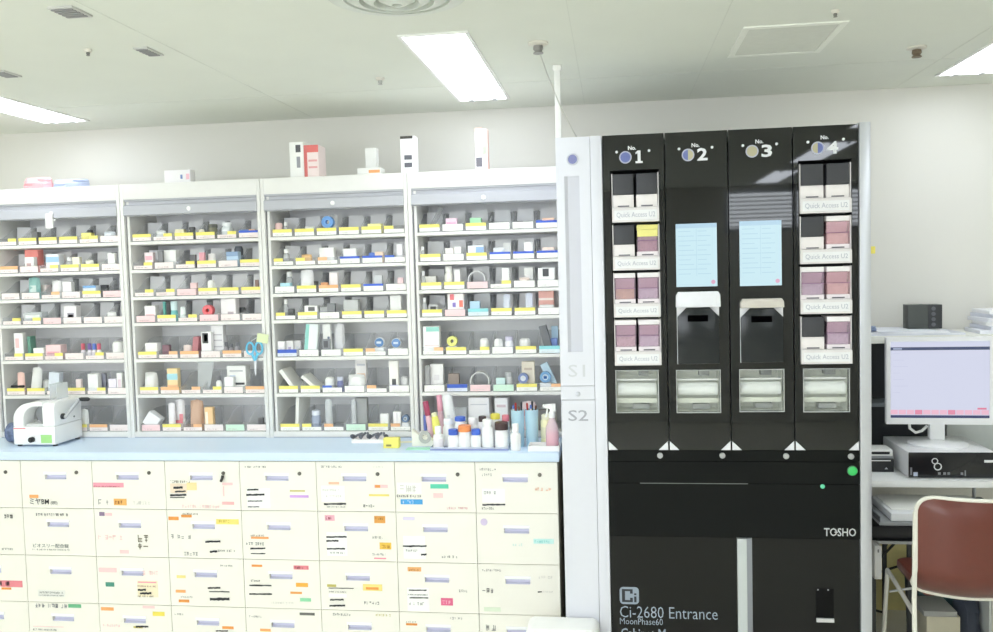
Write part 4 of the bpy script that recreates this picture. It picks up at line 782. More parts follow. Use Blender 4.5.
top_box(474.5, 128, 482, (248, 246, 246), 'white slim carton with dark square on cabinet top', .05, ((.1, .9, .1, .32, (110, 108, 116)), (0, 1, .92, 1, (246, 190, 170))))
top_box(482.3, 129, 487, (246, 206, 200), 'slim pink and green carton on cabinet top', .05, ((0, .8, .4, .6, (180, 226, 170)),))
top_box(365, 148, 376, (242, 242, 240), 'pale upright sleeve behind the clear tray pack', .04, Y=3.87)
# ------------------------------------------------------------------ things on the worktop
ZT = .9005
# crank machine
K = Vector((-2.545, 3.60, ZT))
t = thing('crank_cutter', 'white hand-cranked cutter with a green sticker standing on the blue worktop', 'cutter', K)
mw = mat((247, 248, 248), .35, noise=.01)
B(-.10, .10, -.10, .10, .008, .088).build('base', mw, t, .005)
outer = [(-.10, .0885)] + [(-.015 + .085 * math.cos(a), .115 + .078 * math.sin(a)) for a in [PI - i * PI / 2 / 8 for i in range(9)]] + [(.04, .195)]
inner = [(.04, .178), (.0, .176)] + [(.0 + .052 * math.cos(a), .115 + .061 * math.sin(a)) for a in [PI / 2 + i * PI / 2 / 8 for i in range(9)]] + [(-.052, .0885)]
MB().prism(outer + inner, -.095, -.02).build('wheel_cover', mw, t, .002)
MB().prism([(-.098, .0885), (.10, .0885), (.10, .17), (.085, .19), (-.06, .197), (-.09, .19), (-.098, .17)], .0415, .10, 'x').build('gear_housing', mw, t, .006)
MB().lathe([(.040, -.018), (.040, .07), (.01, .07), (.01, -.018)], (-.005, 0, .132), 'y', 26).build('cutting_drum', mat((176, 178, 182), .3, .4), t)
B(-.048, .04, .072, .085, .089, .178).build('inner_plate', mat((80, 80, 84)), t)
B(-.046, .04, -.085, -.05, .0885, .098).build('catch_plate', mat((222, 224, 224)), t)
B(-.098, -.04, -.1010, -.1002, .078, .083).build('red_line', mat((236, 150, 155)), t)
chip(t, .032, .084, .016, .052, -.1002, (170, 224, 140), 'green_sticker')
MB().lathe([(.012, -.1005), (.012, -.116), (.008, -.120)], (-.008, 0, .032), 'y', 18).build('adjusting_knob', BLACK, t)
MB().lathe([(.013, .1005), (.013, .110), (.009, .113)], (0, -.045, .125), 'x', 18).build('crank_hub', mat((60, 62, 66)), t)
MB().tube([(.115, -.050, .118), (.121, -.035, .135), (.122, .05, .183)], .0075, 10).build('crank_arm', STEEL, t)
MB().lathe([(.007, .122), (.009, .130), (.009, .165), (.006, .17)], (0, .054, .186), 'x', 14).build('crank_handle', BLACK, t)
MB().lathe([(.004, .1005), (.004, .103), (.002, .104)], (0, .04, .11), 'x', 12).build('screw', mat((120, 122, 126)), t)
hp = MB().box(.044, .047, -.04, .04, .1985, .268).box(.075, .078, -.04, .04, .1985, .268).box(.047, .075, .037, .04, .1985, .268)
hp.build('clear_hopper', CLEAR, t)
fb = MB()
for x in (-.085, .085):
    for y in (-.08, .08): fb.cyl((x, y, 0), .01, .0075, 'z', 12)
fb.build('rubber_foot', BLACK, t)
t = thing('label_roll', 'dark blue printed roll peeking out beside the crank cutter', 'roll', (-2.70, 3.60, ZT))
MB().lathe([(.045, -.03), (.045, .03), (.018, .03), (.018, -.03)], (0, 0, .045), 'x', 24, True).build('roll', mat((120, 134, 168), .6, noise=.5, scale=60), t)
MB().lathe([(.0175, -.028), (.0175, .028), (.012, .028), (.012, -.028)], (0, 0, .045), 'x', 16, True).build('core', mat((214, 214, 220)), t)
# tool tray
t = thing('tool_tray', 'low white tray of steel tools in front of the shelf cabinets', 'tray', (-1.04, 3.615, ZT))
m = MB().box(-.085, .085, -.04, .04, 0, .003)
m.box(-.085, -.082, -.04, .04, .003, .016).box(.082, .085, -.04, .04, .003, .016).box(-.082, .082, -.04, -.037, .003, .016).box(-.082, .082, .037, .04, .003, .016)
m.build('tray', mat((246, 242, 240)), t)
for i in range(6):
    x = -.07 + i * .024; a = (i % 3 - 1) * .5
    q = thing('steel_tool', 'grey steel tool lying in the low white tray, %s along' % ORD[i], 'tool', (-1.04 + x, 3.615, ZT + .0275), (0, 0, a), 'steel tools in the low tray')
    MB().tube([(0, -.028, -.008), (0, 0, .0), (.004, .026, .004)], .0055, 8).build('shaft', mat((130, 134, 144), .4, .5), q)
    MB().lathe([(.009, -.006), (.0095, 0), (.006, .01)], (0, -.0285, .0), 'y', 12).build('tip', mat((100, 102, 110), .4, .4), q)
t = thing('label_cube', 'yellow square label holder on the worktop below the tool cabinet', 'label holder', (-.925, 3.49, ZT))
B(-.033, .033, -.018, .018, 0, .042).build('block', mat((246, 236, 120), .5), t, .004); chip(t, -.02, .002, .008, .016, -.0182, (140, 130, 80))
# paper slip and green card, tape dispenser
o = B(-.05, .05, -.02, .02, 0, .001).build('paper_slip', mat((240, 238, 214), .7)); o.location = (-.905, 3.60, ZT); o.rotation_euler = (0, 0, .2)
tag(o, 'pale paper slip lying behind the yellow label holder', 'paper')
o = B(-.055, .055, -.022, .022, 0, .003).build('plastic_card', mat((176, 236, 208), .5), None, .001); o.location = (-.80, 3.46, ZT); tag(o, 'mint green flat card on the worktop by the bottle tray', 'card')
t = thing('tape_dispenser', 'cream tape dispenser with grey roll on the worktop beside bottle tray', 'tape dispenser', (-.80, 3.53, ZT))
MB().prism([(-.045, 0), (.045, 0), (.045, .022), (.02, .04), (-.02, .05), (-.045, .07)], -.02, .02).build('body', mat((240, 238, 226)), t, .003)
MB().lathe([(.026, -.0275), (.026, -.0215), (.012, -.0215), (.012, -.0275)], (.012, 0, .04), 'y', 22, True).build('tape', mat((186, 184, 180)), t)
# bottle tray
BT = Vector((-.592, 3.49, ZT))
t = thing('bottle_tray', 'shallow clear tray with a blue rim holding white medicine bottles', 'tray', BT)
m = MB().box(-.16, .16, -.055, .055, 0, .003)
m.box(-.16, -.158, -.055, .055, .003, .012).box(.158, .16, -.055, .055, .003, .012).box(-.158, .158, -.055, -.053, .003, .012).box(-.158, .158, .053, .055, .003, .012)
m.build('tray', clear((226, 232, 246), .5), t); B(-.16, .16, -.0565, -.0552, 0, .005).build('rim', mat((130, 140, 190)), t)
def tb(dx, dy, w, h, cap, label, ch=.24, neck=.62, lab=None, rgb=(248, 248, 248)):
    q = thing('medicine_bottle', label, 'bottle', (BT.x + dx * .945, BT.y + dy, BT.z + .0035), group='white bottles in the worktop tray')
    k_bottle(q, w, w, h, rgb, cap, False, neck, ch, lab)
tb(-.138, -.028, .042, .090, (248, 248, 248), 'white-capped small bottle, first in the bottle tray', .3, .5, (238, 232, 236))
tb(-.072, -.028, .047, .078, (70, 105, 205), 'white bottle with blue cap in tray, in front of the lamp-white ones', .28, .7)
tb(-.022, -.026, .050, .094, (244, 150, 90), 'white bottle with orange cap in the worktop tray', .26, .92)
tb(.027, -.028, .042, .078, (70, 110, 215), 'white bottle with blue cap and black label beside orange-capped one', .28, .75)
tb(.078, -.028, .048, .118, (246, 246, 246), 'tall all-white bottle in the worktop tray', .2, .7)
tb(.138, -.024, .056, .106, (74, 52, 52), 'white bottle with dark brown cap in the worktop tray', .28, .85)
tb(-.050, .026, .046, .120, (70, 105, 200), 'taller white bottle with flat blue cap behind the orange-capped bottle', .14, .85)
tb(.005, .028, .044, .116, (246, 246, 248), 'white bottle behind the blue-capped pair in the tray', .2, .7)
tb(.048, .026, .034, .122, (66, 54, 54), 'slim white bottle with black-brown cap behind the tall white one', .18, .8)
tb(.105, .026, .042, .132, (240, 226, 90), 'white bottle with bright yellow cap at the tray back', .16, .8)
tb(-.105, .028, .044, .112, (240, 244, 250), 'pale bottle with frosted cap near the leaning white tube', .2, .7)
tb(.149, .033, .032, .125, (226, 130, 145), 'white bottle with rose cap behind the dark brown cap', .2, .8)
def front_of(b, rgb, l): pass
# upright things behind and beside the tray
def stand(name, label, cat, x, y, rot=(0, 0, 0), group=None): return thing(name, label, cat, (x, y, ZT), rot, group)
for i, (x, a) in enumerate(((-.778, -.16), (-.742, -.05))):
    t = stand('eye_drop_bottle', ('magenta-topped slim bottle leaning beside the leaning white tube', 'pink-topped slim bottle standing against the leaning white tube')[i], 'bottle', x, 3.615 + i * .03, (0, a, 0), 'slim bottles by the bottle tray')
    k_bottle(t, .026, .026, .175 + .02 * i, (240, 200, 214), ((170, 70, 100), (236, 170, 190))[i], False, .8, .35)
t = stand('tube', 'yellow upright tube leaning in front of the magenta-topped bottle', 'tube', -.738, 3.555, (0, -.14, 0))
MB().lathe([(.014, 0), (.017, .02), (.017, .09), (.013, .12)], n=16).build('body', mat((240, 236, 120), .5), t); MB().lathe([(.012, .1205), (.012, .132), (.009, .135)], n=14).build('cap', mat((246, 244, 200)), t)
t = stand('paper_tube', 'white rounded tube leaning behind the bottle tray', 'tube', -.685, 3.60, (0, -.12, 0))
MB().lathe([(.022, 0), (.0225, .01), (.0225, .19), (.016, .205), (.006, .208)], n=20).build('roll', mat((236, 237, 238)), t)
chip(t, -.006, .006, .03, .12, -.0226, (214, 216, 220))
t = stand('white_box', 'plain white carton lying behind the bottle tray', 'box', -.60, 3.615); k_box(t, .12, .05, .055, W)
for i, x in enumerate((-.401, -.344)):
    t = stand('pen_holder', ('pale blue pen holder, the one beside the dark brown cap', 'pale blue pen holder beside the yellow jar')[i], 'pen holder', x, 3.52 + .01 * i, group='pale blue pen holders')
    m = MB().lathe([(.024, 0), (.0275, .15), (.0255, .15), (.022, .004)], n=22)
    m.build('cup', mat((186, 220, 236), .4), t)
    for j in range(4):
        a = j * PI / 2 + .5 + i
        col, nm = ((60, 60, 66), (190, 60, 60), (235, 235, 235), (120, 80, 60))[j], ('black', 'red', 'white', 'brown')[j]
        p = thing('pen', '%s pen standing in the pale blue holder beside the %s' % (nm, ('dark brown cap', 'yellow jar')[i]), 'pen', (x + .010 * math.cos(a), 3.52 + .01 * i + .010 * math.sin(a), ZT + .006), (-.05 * math.sin(a), .05 * math.cos(a), 0), 'pens in the holders')
        MB().cyl((0, 0, 0), .0035, .15, 'z', 10).build('barrel', mat(col), p); MB().lathe([(.004, .1505), (.004, .172 - .005 * j), (.002, .176 - .005 * j)], n=10).build('cap', mat(col if j != 2 else (90, 120, 200)), p)
t = stand('spray_bottle', 'small white bottle with tall nozzle in front of the pen holders', 'bottle', -.402, 3.438)
k_bottle(t, .042, .042, .108, W, (250, 250, 250), False, .5, .3)
t = stand('white_tray', 'white low tray at the worktop end under the yellow jar', 'tray', -.289, 3.455)
m = MB().box(-.062, .062, -.04, .04, 0, .003).box(-.062, -.059, -.04, .04, .003, .022).box(.059, .062, -.04, .04, .003, .022).box(-.059, .059, -.04, -.037, .003, .022).box(-.059, .059, .037, .04, .003, .022)
m.build('tray', WHITE, t)
t = thing('powder_jar', 'pale yellow jar with a printed label standing beside the pen holders', 'jar', (-.282, 3.545, ZT))
MB().lathe([(.026, 0), (.027, .004), (.027, .10), (.022, .108)], n=24).build('jar', mat((246, 240, 196), .45), t); MB().lathe([(.0235, .1085), (.0235, .124), (.02, .127)], n=24).build('lid', mat((244, 240, 214)), t)
MB().lathe([(.0272, .03), (.0276, .032), (.0276, .075), (.0272, .077)], n=24).build('label', mat((226, 222, 190)), t)
t = thing('spray_bottle', 'pink spray bottle with white trigger head in the white end tray', 'spray bottle', (-.256, 3.455, ZT + .0035))
MB().lathe([(.024, 0), (.026, .004), (.026, .07), (.024, .09), (.012, .118), (.010, .125)], n=22).build('body', clear((246, 224, 232), .4), t)
MB().lathe([(.022, .004), (.0235, .006), (.0235, .065), (.02, .068)], n=20).build('liquid', mat((246, 120, 165), .3), t)
MB().lathe([(.013, .1255), (.013, .145), (.009, .15)], n=16).build('collar', WHITE, t)
MB().prism([(-.035, .165), (-.035, .178), (.016, .182), (.016, .150), (-.006, .150), (-.008, .162)], -.009, .009).build('trigger_head', WHITE, t, .003)
MB().prism([(-.02, .162), (-.014, .162), (-.018, .13), (-.026, .126)], -.005, .005).build('trigger', WHITE, t)
# ------------------------------------------------------------------ white S side unit
YM = 3.232; ZM0, ZM1, ZM2 = 2.103, .946, .622
sx0, sx1 = -.203, -.078; base = Vector(((sx0 + sx1) / 2, 3.6, 0))
t = thing('side_unit', 'tall narrow white side unit marked S1 and S2 beside the black dispenser', 'cabinet', base)
WP = mat((224, 225, 234), .3, noise=.01)
def zz(u, v): return at(u, v, YM).z
B(sx0, sx1, YM + .022, 3.95, .01, ZM0 - .002).build('body', mat((216, 217, 224), .35, noise=.01), t, .002, off=base)
za, zb_ = zz(578, 386), zz(578, 400)
gx0, gx1, gz0, gz1 = at(566, 260, YM).x, at(581, 260, YM).x, zz(575, 352), zz(574, 176)
d1 = MB().box(sx0, sx1, YM, YM + .02, gz1, ZM0).box(sx0, sx1, YM, YM + .02, za + .001, gz0).box(sx0, gx0, YM, YM + .02, gz0, gz1).box(gx1, sx1, YM, YM + .02, gz0, gz1)
d1o = d1.build('upper_door', WP, t, off=base)
g = MB().box(gx0, gx1, YM + .008, YM + .019, gz0, gz1).prism([(gx0, YM + .0002), (gx0 + .012, YM + .008), (gx0, YM + .008)], gz0, gz1, 'z')
g.build('finger_groove', mat((206, 207, 217), .35, noise=.01), d1o, off=base)
B(sx0, sx1, YM, YM + .02, zb_ + .001, za - .001).build('lock_strip', WP, t, off=base)
d2o = B(sx0, sx1, YM, YM + .02, .012, zb_ - .001).build('lower_door', WP, t, off=base)
p = at(572.5, 159.4, YM)
MB().lathe([(.022, 0), (.022, -.004), (.018, -.005), (.018, -.001)], (p.x, YM, p.z), 'y', 26, True).build('knob_ring', mat((214, 216, 228)), d1o, off=base)
MB().cyl((p.x, YM - .003, p.z), .0165, .0028, 'y', 24).build('blue_knob', mat((134, 138, 190), .3), d1o, off=base)
p = at(578, 394, YM); MB().lathe([(.009, 0), (.009, -.003), (.006, -.004), (.001, -.004)], (p.x, YM, p.z), 'y', 18).build('lock', mat((196, 198, 206), .3, .4), t, off=base)
p = at(568.5, 377, YM); q = at(585, 364.5, YM); letters('printed_text', 'S1', p.x, q.x, p.z, q.z, YM - .0006, mat((206, 208, 214), noise=0), d1o, base, .004)
p = at(568.5, 421, YM); q = at(588, 410, YM); letters('printed_text', 'S2', p.x, q.x, p.z, q.z, YM - .0006, mat((168, 170, 180), noise=0), d2o, base, .006)
# ------------------------------------------------------------------ the black dispenser
MX = -.0336; MW = .2236; base = Vector((.41, 3.6, 0))
M = thing('medicine_dispenser', 'tall glossy black medicine packaging machine with four numbered columns', 'dispenser', base)
def mx(u, v): return at(u, v, YM).x
def mp(mb, name, m, parent=None, bev=0): return mb.build(name, m, parent or M, bev, off=base)
mp(B(-.0765, -.0345, YM - .004, 3.95, .01, ZM0), 'side_frame', WP, bev=.002)
mp(B(.862, .901, YM - .006, 3.95, .01, ZM0 + .006), 'side_frame', mat((206, 208, 214), .3, .45, noise=.01), bev=.004)
mp(B(MX, .8615, YM + .16, 3.93, .02, ZM0 - .006), 'housing', mat((214, 215, 218), .4))
mp(B(MX, .8615, YM + .02, YM + .16, ZM0 - .02, ZM0 - .004), 'top_cap', mat((225, 226, 228), .4))
WT = mat((232, 234, 238), .5, noise=0); SILV = mat((196, 200, 206), .3, .6, noise=.01)
UNITS = {0: [(612.3, 172, 659, 222), (612.6, 223.3, 659.4, 270), (613, 271.3, 659.7, 317), (613.5, 318.3, 660.3, 365)],
         3: [(799.3, 162, 850.5, 213), (799.8, 214.5, 851, 263.5), (800.4, 265, 851.2, 313.5), (800.8, 315, 851.5, 363.5)]}
WINS = [(616.6, 371, 658, 412), (677.2, 370.7, 719.8, 412), (740.2, 370, 783.4, 411), (804, 369.3, 848.8, 411.2)]
ROWN = ['top', 'second', 'third', 'lowest']
KINDS = {0: [('k', 'k'), ('k', 'y'), ('o', 'p'), ('q', 'p')], 3: [('k', 'k'), ('k', 'r'), ('p', 'r'), ('k', 'p')]}
def frame_boxes(mb, X0, X1, Z0, Z1, y0, y1, holes):
    zc = Z1
    for (a, b, c_, d_) in holes:                      # from the top down: x0,x1,z0,z1
        mb.box(X0, X1, y0, y1, d_, zc); mb.box(X0, a, y0, y1, c_, d_); mb.box(b, X1, y0, y1, c_, d_); zc = c_
    mb.box(X0, X1, y0, y1, Z0, zc)
def liner(x0, x1, z0, z1, y0, y1, t_=.002):
    return MB().box(x0, x1, y1, y1 + t_, z0, z1).box(x0 - t_, x0, y0, y1, z0, z1).box(x1, x1 + t_, y0, y1, z0, z1).box(x0, x1, y0, y1, z1, z1 + t_).box(x0, x1, y0, y1, z0 - t_, z0)
for c in range(4):
    x0 = MX + MW * c + .002; x1 = MX + MW * (c + 1) - .002
    wn = WINS[c]; wx0, wx1 = mx(wn[0], 390), mx(wn[2], 390); wz1, wz0 = zz((wn[0] + wn[2]) / 2, wn[1]), zz((wn[0] + wn[2]) / 2, wn[3])
    holes = []
    if c in UNITS:
        U = UNITS[c]; ux0, ux1 = mx(U[1][0], 240), mx(U[1][2], 240)
        holes.append((ux0 - .004, ux1 + .004, zz(U[3][0], U[3][3]) - .004, zz(U[0][0], U[0][1]) + .004))
    holes.append((wx0, wx1, wz0, wz1))
    mb = MB(); frame_boxes(mb, x0, x1, ZM1, ZM0, YM, YM + .02, holes)
    col = mp(mb, 'column_door', GLOSS)
    # roller window
    mp(liner(wx0, wx1, wz0, wz1, YM + .0205, YM + .11), 'window_recess', mat((236, 237, 228), .5), col)
    wf_ = MB(); q = .0035
    wf_.box(wx0 - q, wx1 + q, YM - .003, YM - .0005, wz1, wz1 + q).box(wx0 - q, wx1 + q, YM - .003, YM - .0005, wz0 - q, wz0).box(wx0 - q, wx0, YM - .003, YM - .0005, wz0, wz1).box(wx1, wx1 + q, YM - .003, YM - .0005, wz0, wz1)
    mp(wf_, 'window_rim', mat((176, 178, 178), .35), col)
    hh = wz1 - wz0
    mp(MB().lathe([(.024, wx0 + .004), (.024, wx1 - .004)], (0, YM + .040, wz0 + hh * .53), 'x', 24), 'paper_roll', mat((244, 246, 243), .6), col)
    mp(B(wx0 + .003, wx1 - .003, YM + .024, YM + .036, wz0 + hh * .2, wz0 + hh * .31), 'guide_bar', mat((226, 228, 214)), col)
    mp(B(wx0 + .003, wx1 - .003, YM + .02, YM + .04, wz0 + hh * .75, wz0 + hh * .79), 'guide_rail', WHITE, col)
    mp(B(wx0 + .4 * (wx1 - wx0), wx0 + .8 * (wx1 - wx0), YM + .05, YM + .10, wz0 + .004, wz0 + hh * .14), 'drive_block', mat((176, 178, 176)), col)
    mp(B(wx0 + .55 * (wx1 - wx0), wx0 + .8 * (wx1 - wx0), YM + .06, YM + .1, wz0 + hh * .83, wz0 + hh * .96), 'feed_block', mat((150, 152, 150)), col)
    mp(B(wx0, wx1, YM + .004, YM + .0055, wz0, wz1), 'window_pane', PANE, col)
    # number, moon disc, two pins
    top_v = (152, 148.5, 145.5, 143.5)[c]
    for (u, v) in (((616.6, 152.2), (649, 150.6)), ((679, 149), (712, 147.3)), ((742.8, 145.7), (776.5, 144)), ((807.8, 142.2), (843.3, 139.2)))[c]:
        mp(MB().lathe([(.005, 0), (.005, -.003), (.002, -.0045)], (mx(u, v), YM, zz(u, v)), 'y', 14), 'pin', WT, col)
    cu, cv = ((625.4, 157.4), (688, 155), (752, 151.3), (817.7, 148))[c]; X, Z = mx(cu, cv), zz(cu, cv); R = .0225
    mp(MB().lathe([(R, -.0004), (R, -.0014), (R * .8, -.0014), (R * .8, -.0004)], (X, YM, Z), 'y', 32, True), 'moon_ring', mat((186, 188, 206), .4), col)
    half = lambda s_: [(X + s_ * R * .8 * math.sin(a), Z + R * .8 * math.cos(a)) for a in [PI * i / 16 for i in range(17)]]
    bl_, be_ = mat((104, 116, 176), .4), mat((188, 182, 150), .4)
    mp(MB().prism(half(-1), YM - .0013, YM - .0004), 'moon_half', (bl_, bl_, be_, be_)[c], col)
    mp(MB().prism(half(1), YM - .0013, YM - .0004), 'moon_half', (bl_, be_, be_, bl_)[c], col)
    nu, nv = ((639, 156.8), (702.3, 154.2), (766.8, 150.8), (832.5, 147.5))[c]
    hw = (3.2, 5.2, 5.4, 5.6)[c]
    if c == 0:
        NX = lambda f: mx(nu - 3.6, nv) + f * (mx(nu + 3.6, nv) - mx(nu - 3.6, nv)); NZ = lambda f: zz(nu, nv + 6.3) + f * (zz(nu, nv - 6.3) - zz(nu, nv + 6.3))
        mp(MB().prism([(NX(0), NZ(0)), (NX(1), NZ(0)), (NX(1), NZ(.16)), (NX(.72), NZ(.16)), (NX(.72), NZ(1)), (NX(.3), NZ(1)), (NX(0), NZ(.84)), (NX(0), NZ(.72)), (NX(.3), NZ(.78)), (NX(.3), NZ(.16)), (NX(0), NZ(.16))], YM - .0012, YM - .0003), 'number', WT, col)
    else: letters('number', str(c + 1), mx(nu - hw, nv), mx(nu + hw, nv), zz(nu, nv + 6.3), zz(nu, nv - 6.3), YM - .0006, WT, col, base, .03)
    lu, lv = ((632, 148), (695.5, 145.2), (759.3, 141.5), (824.6, 137.4))[c]
    letters('printed_text', 'No.', mx(lu - 4, lv), mx(lu + 4, lv), zz(lu, lv + 2), zz(lu, lv - 2.2), YM - .0006, WT, col, base, .03)
    # corner latches and locks under each door
    zl0, zl1 = ZM1 + .001, ZM1 + .034
    for s_, xc in ((1, x0 + .001), (-1, x1 - .001)):
        mp(MB().prism([(xc, zl0), (xc + s_ * .034, zl0), (xc, zl1)], YM - .005, YM - .0005), 'corner_latch', mat((228, 230, 234), .4), col, .001)
    if c in UNITS:
        h0 = holes[0]
        mp(liner(h0[0], h0[1], h0[2], h0[3], YM + .0205, YM + .13), 'rack_recess', mat((40, 42, 44), .5), col)
        for r, (u0, v0, u1, v1) in enumerate(UNITS[c]):
            za, zb2 = zz((u0 + u1) / 2, v0), zz((u0 + u1) / 2, v1); a, b = ux0, ux1; hgt = za - zb2
            lz = zb2 + hgt * .27
            rk = MB().box(a, b, YM - .012, YM + .10, zb2, zb2 + .006).box(a, b, YM - .012, YM - .008, zb2 + .006, lz)
            rk.box(a, a + .003, YM - .004, YM + .10, zb2 + .006, za - .004).box(b - .003, b, YM - .004, YM + .10, zb2 + .006, za - .004)
            rk.box(a + .003, b - .003, YM - .0075, YM + .005, zb2 + .006, lz + .004)
            ro = mp(rk, 'access_rack', mat((232, 228, 228), .45), col)
            mp(B(a + .008, b - .008, YM - .0138, YM - .0124, zb2 + .007, lz - .006), 'name_plate', mat((240, 240, 242), .4), ro)
            letters('printed_text', 'Quick Access U2', a + .016, b - .014, zb2 + .014, lz - .013, YM - .0144, mat((186, 188, 200), noise=0), ro, base, .004)
            for s_ in (0, 1):
                kx = a + .004 + s_ * (b - a) / 2; kw = (b - a) / 2 - .009
                kz = lz + .0048; kh = za - .006 - kz; kd = KINDS[c][r][s_]
                side = ('outer', 'inner')[s_] if c == 0 else ('inner', 'outer')[s_]
                nm = {'k': 'black-lidded white canister', 'y': 'violet clear canister with yellow lid', 'o': 'violet clear canister of orange pills', 'p': 'violet clear canister with white lid', 'q': 'violet canister with pink pills', 'r': 'rose clear canister with white lid'}[kd]
                k = thing('pill_canister', '%s, %s side of the %s rack in column %s' % (nm, side, ROWN[r], ('one', '', '', 'four')[c]), 'canister', (kx + kw / 2, YM + .045, kz), group='pill canisters in the racks')
                w2 = kw / 2; y0, y1 = -.045, .045
                if kd == 'k':
                    B(-w2, w2, y0, y1, 0, kh * .38).build('body', mat((240, 234, 234), .4), k, .002)
                    B(-w2 + .001, w2 - .001, y0 - .004, y1, kh * .385, kh).build('cover', mat((60, 61, 66), .5), k, .003)
                else:
                    lidc = {'y': (238, 230, 140)}.get(kd, (244, 240, 242)); bodyc = {'r': (234, 200, 208)}.get(kd, (216, 192, 210))
                    pil = {'o': (246, 206, 160), 'q': (246, 216, 218), 'r': (250, 220, 216), 'y': (214, 160, 172), 'p': (238, 226, 242)}[kd]
                    B(-w2, w2, y0, y1, 0, kh * .14).build('foot', mat((240, 232, 236), .4), k)
                    B(-w2 + .004, w2 - .004, y0 + .006, y1 - .004, kh * .145, kh * .48).build('pills', mat(pil, .6, noise=.35, scale=160), k, .002)
                    q = .0022; m_ = MB()
                    m_.box(-w2, w2, y0, y0 + q, kh * .142, kh * .84).box(-w2, -w2 + q, y0 + q, y1, kh * .142, kh * .84).box(w2 - q, w2, y0 + q, y1, kh * .142, kh * .84).box(-w2 + q, w2 - q, y1 - q, y1, kh * .142, kh * .84)
                    m_.build('shell', clear(bodyc, .74, .08), k)
                    B(-w2 - .0005, w2 + .0005, y0 - .002, y1, kh * .845, kh).build('lid', mat(lidc, .4), k, .002)
                    B(-w2, w2, y0 - .0012, y0 - .0002, kh * .485, kh * .5).build('band', mat((150, 112, 150), .4), k)
                    MB().prism([(y0 + .012, kh * .82), (y0 + .03, kh * .5), (y0 + .034, kh * .5), (y0 + .016, kh * .82)], -w2 + .004, w2 - .004, 'x').build('inner_ramp', mat((226, 190, 206), .4), k)
                    if kd == 'y': B(-w2 + .001, w2 - .001, y0 - .0022, y0 - .0003, kh * .62, kh * .842).build('yellow_band', mat(lidc, .4), k)
                B(-w2 * .55, w2 * .55, y0 - .0012, y0 - .0002, kh * .02, kh * .06).build('slot', mat((110, 108, 116)), k)
    else:
        su = ((676, 223.5, 717, 286.6), (739.6, 220.7, 781.5, 285.7))[c - 1]
        a, b = mx(su[0], 255), mx(su[2], 255); z1, z0 = zz((su[0] + su[2]) / 2, su[1]), zz((su[0] + su[2]) / 2, su[3])
        so = mp(B(a, b, YM - .0022, YM - .0004, z0, z1), 'touch_screen', screen((206, 238, 248), .92), col)
        X = lambda f: a + f * (b - a)
        Zf = lambda f: z1 - f * (z1 - z0)
        tl = MB(); tl2 = MB()
        tl.box(X(0), X(1), YM - .0028, YM - .0023, Zf(.07), Zf(.0))
        for k_ in range(10): tl2.box(X(.06), X(.06 + .3 + .08 * (k_ % 3)), YM - .0028, YM - .0023, Zf(.115 + k_ * .075 + .012), Zf(.115 + k_ * .075)); tl2.box(X(.53), X(.53 + .22 + .1 * (k_ % 2)), YM - .0028, YM - .0023, Zf(.115 + k_ * .075 + .012), Zf(.115 + k_ * .075))
        tl2.box(X(.495), X(.505), YM - .0028, YM - .0023, Zf(.83), Zf(.08))
        mp(tl, 'screen_header', screen((188, 222, 242), .9), so); mp(tl2, 'screen_text', screen((186, 224, 240), .9), so)
        mp(MB().cyl((X(.9), YM - .0029, Zf(.93)), .0075, .0006, 'y', 20), 'screen_button', screen((236, 178, 208), .85), so)
        # lidded chute
        lu = ((675.6, 292, 719.7, 307.4), (739.6, 298.8, 782.8, 308))[c - 1]; cu_ = ((677, 308, 719.2, 364), (740, 308.5, 783, 362.5))[c - 1]
        a, b = mx(lu[0], 300), mx(lu[2], 300); lz1, lz0 = zz(lu[0], lu[1]), zz(lu[0], lu[3]); cz0 = zz(cu_[0], cu_[3])
        a2, b2 = mx(cu_[0], 335), mx(cu_[2], 335)
        mp(B(a2, b2, YM - .004, YM - .0005, cz0, lz0), 'chute_plate', mat((236, 236, 240), .4), col)
        ch_ = .034
        oct_ = [(a2 + .0015, cz0 + .0015), (b2 - .0015, cz0 + .0015), (b2 - .0015, lz0 - ch_), (b2 - ch_, lz0 - .001), (a2 + ch_, lz0 - .001), (a2 + .0015, lz0 - ch_)]
        fl = mp(MB().prism(oct_, YM - .018, YM - .0042), 'chute_flap', mat((38, 41, 43), .18, noise=0, spec=.3), col, .0015)
        g0 = (b2 - a2)
        mp(B(a2 + g0 * .25, a2 + g0 * .73, YM - .0195, YM - .0182, lz0 - .052, lz0 - .029), 'pull_slot', mat((5, 5, 6), .9, noise=0, spec=0), fl, .0006)
        lid = MB().prism([(a, lz0 + .0005), (b, lz0 + .0005), (b - .001, lz1 - .012), (b - .008, lz1), (a + .008, lz1), (a + .001, lz1 - .012)], YM - .03, YM - .0005)
        mp(lid, 'chute_lid', mat(((236, 237, 244), (206, 200, 192))[c - 1], .4), col, .002)
    # lock below the door
    lu, lv = ((660, 455.4), (722.3, 455.4), (786, 456), (850.8, 456.3))[c]
    mp(MB().lathe([(.0105, 0), (.0105, -.006), (.008, -.008), (.001, -.008)], (mx(lu, lv), YM + .0, zz(lu, lv)), 'y', 20), 'lock', mat((190, 192, 194), .3, .6))
zs = zz(700, 461.5); zl = zz(700, 483.5)
mp(B(MX + .001, .861, YM, YM + .02, zs + .0012, ZM1 - .0015), 'lock_rail', MID)
mp(B(MX + .001, .861, YM, YM + .02, zl + .001, zs - .0012), 'middle_panel', MID)
mp(B(MX + .001, .861, YM, YM + .02, ZM2 + .001, zl - .001), 'lower_panel', MID)
mp(B(MX + .001, .861, YM + .0202, YM + .15, ZM2 + .001, ZM1), 'inner_block', mat((70, 72, 74)))
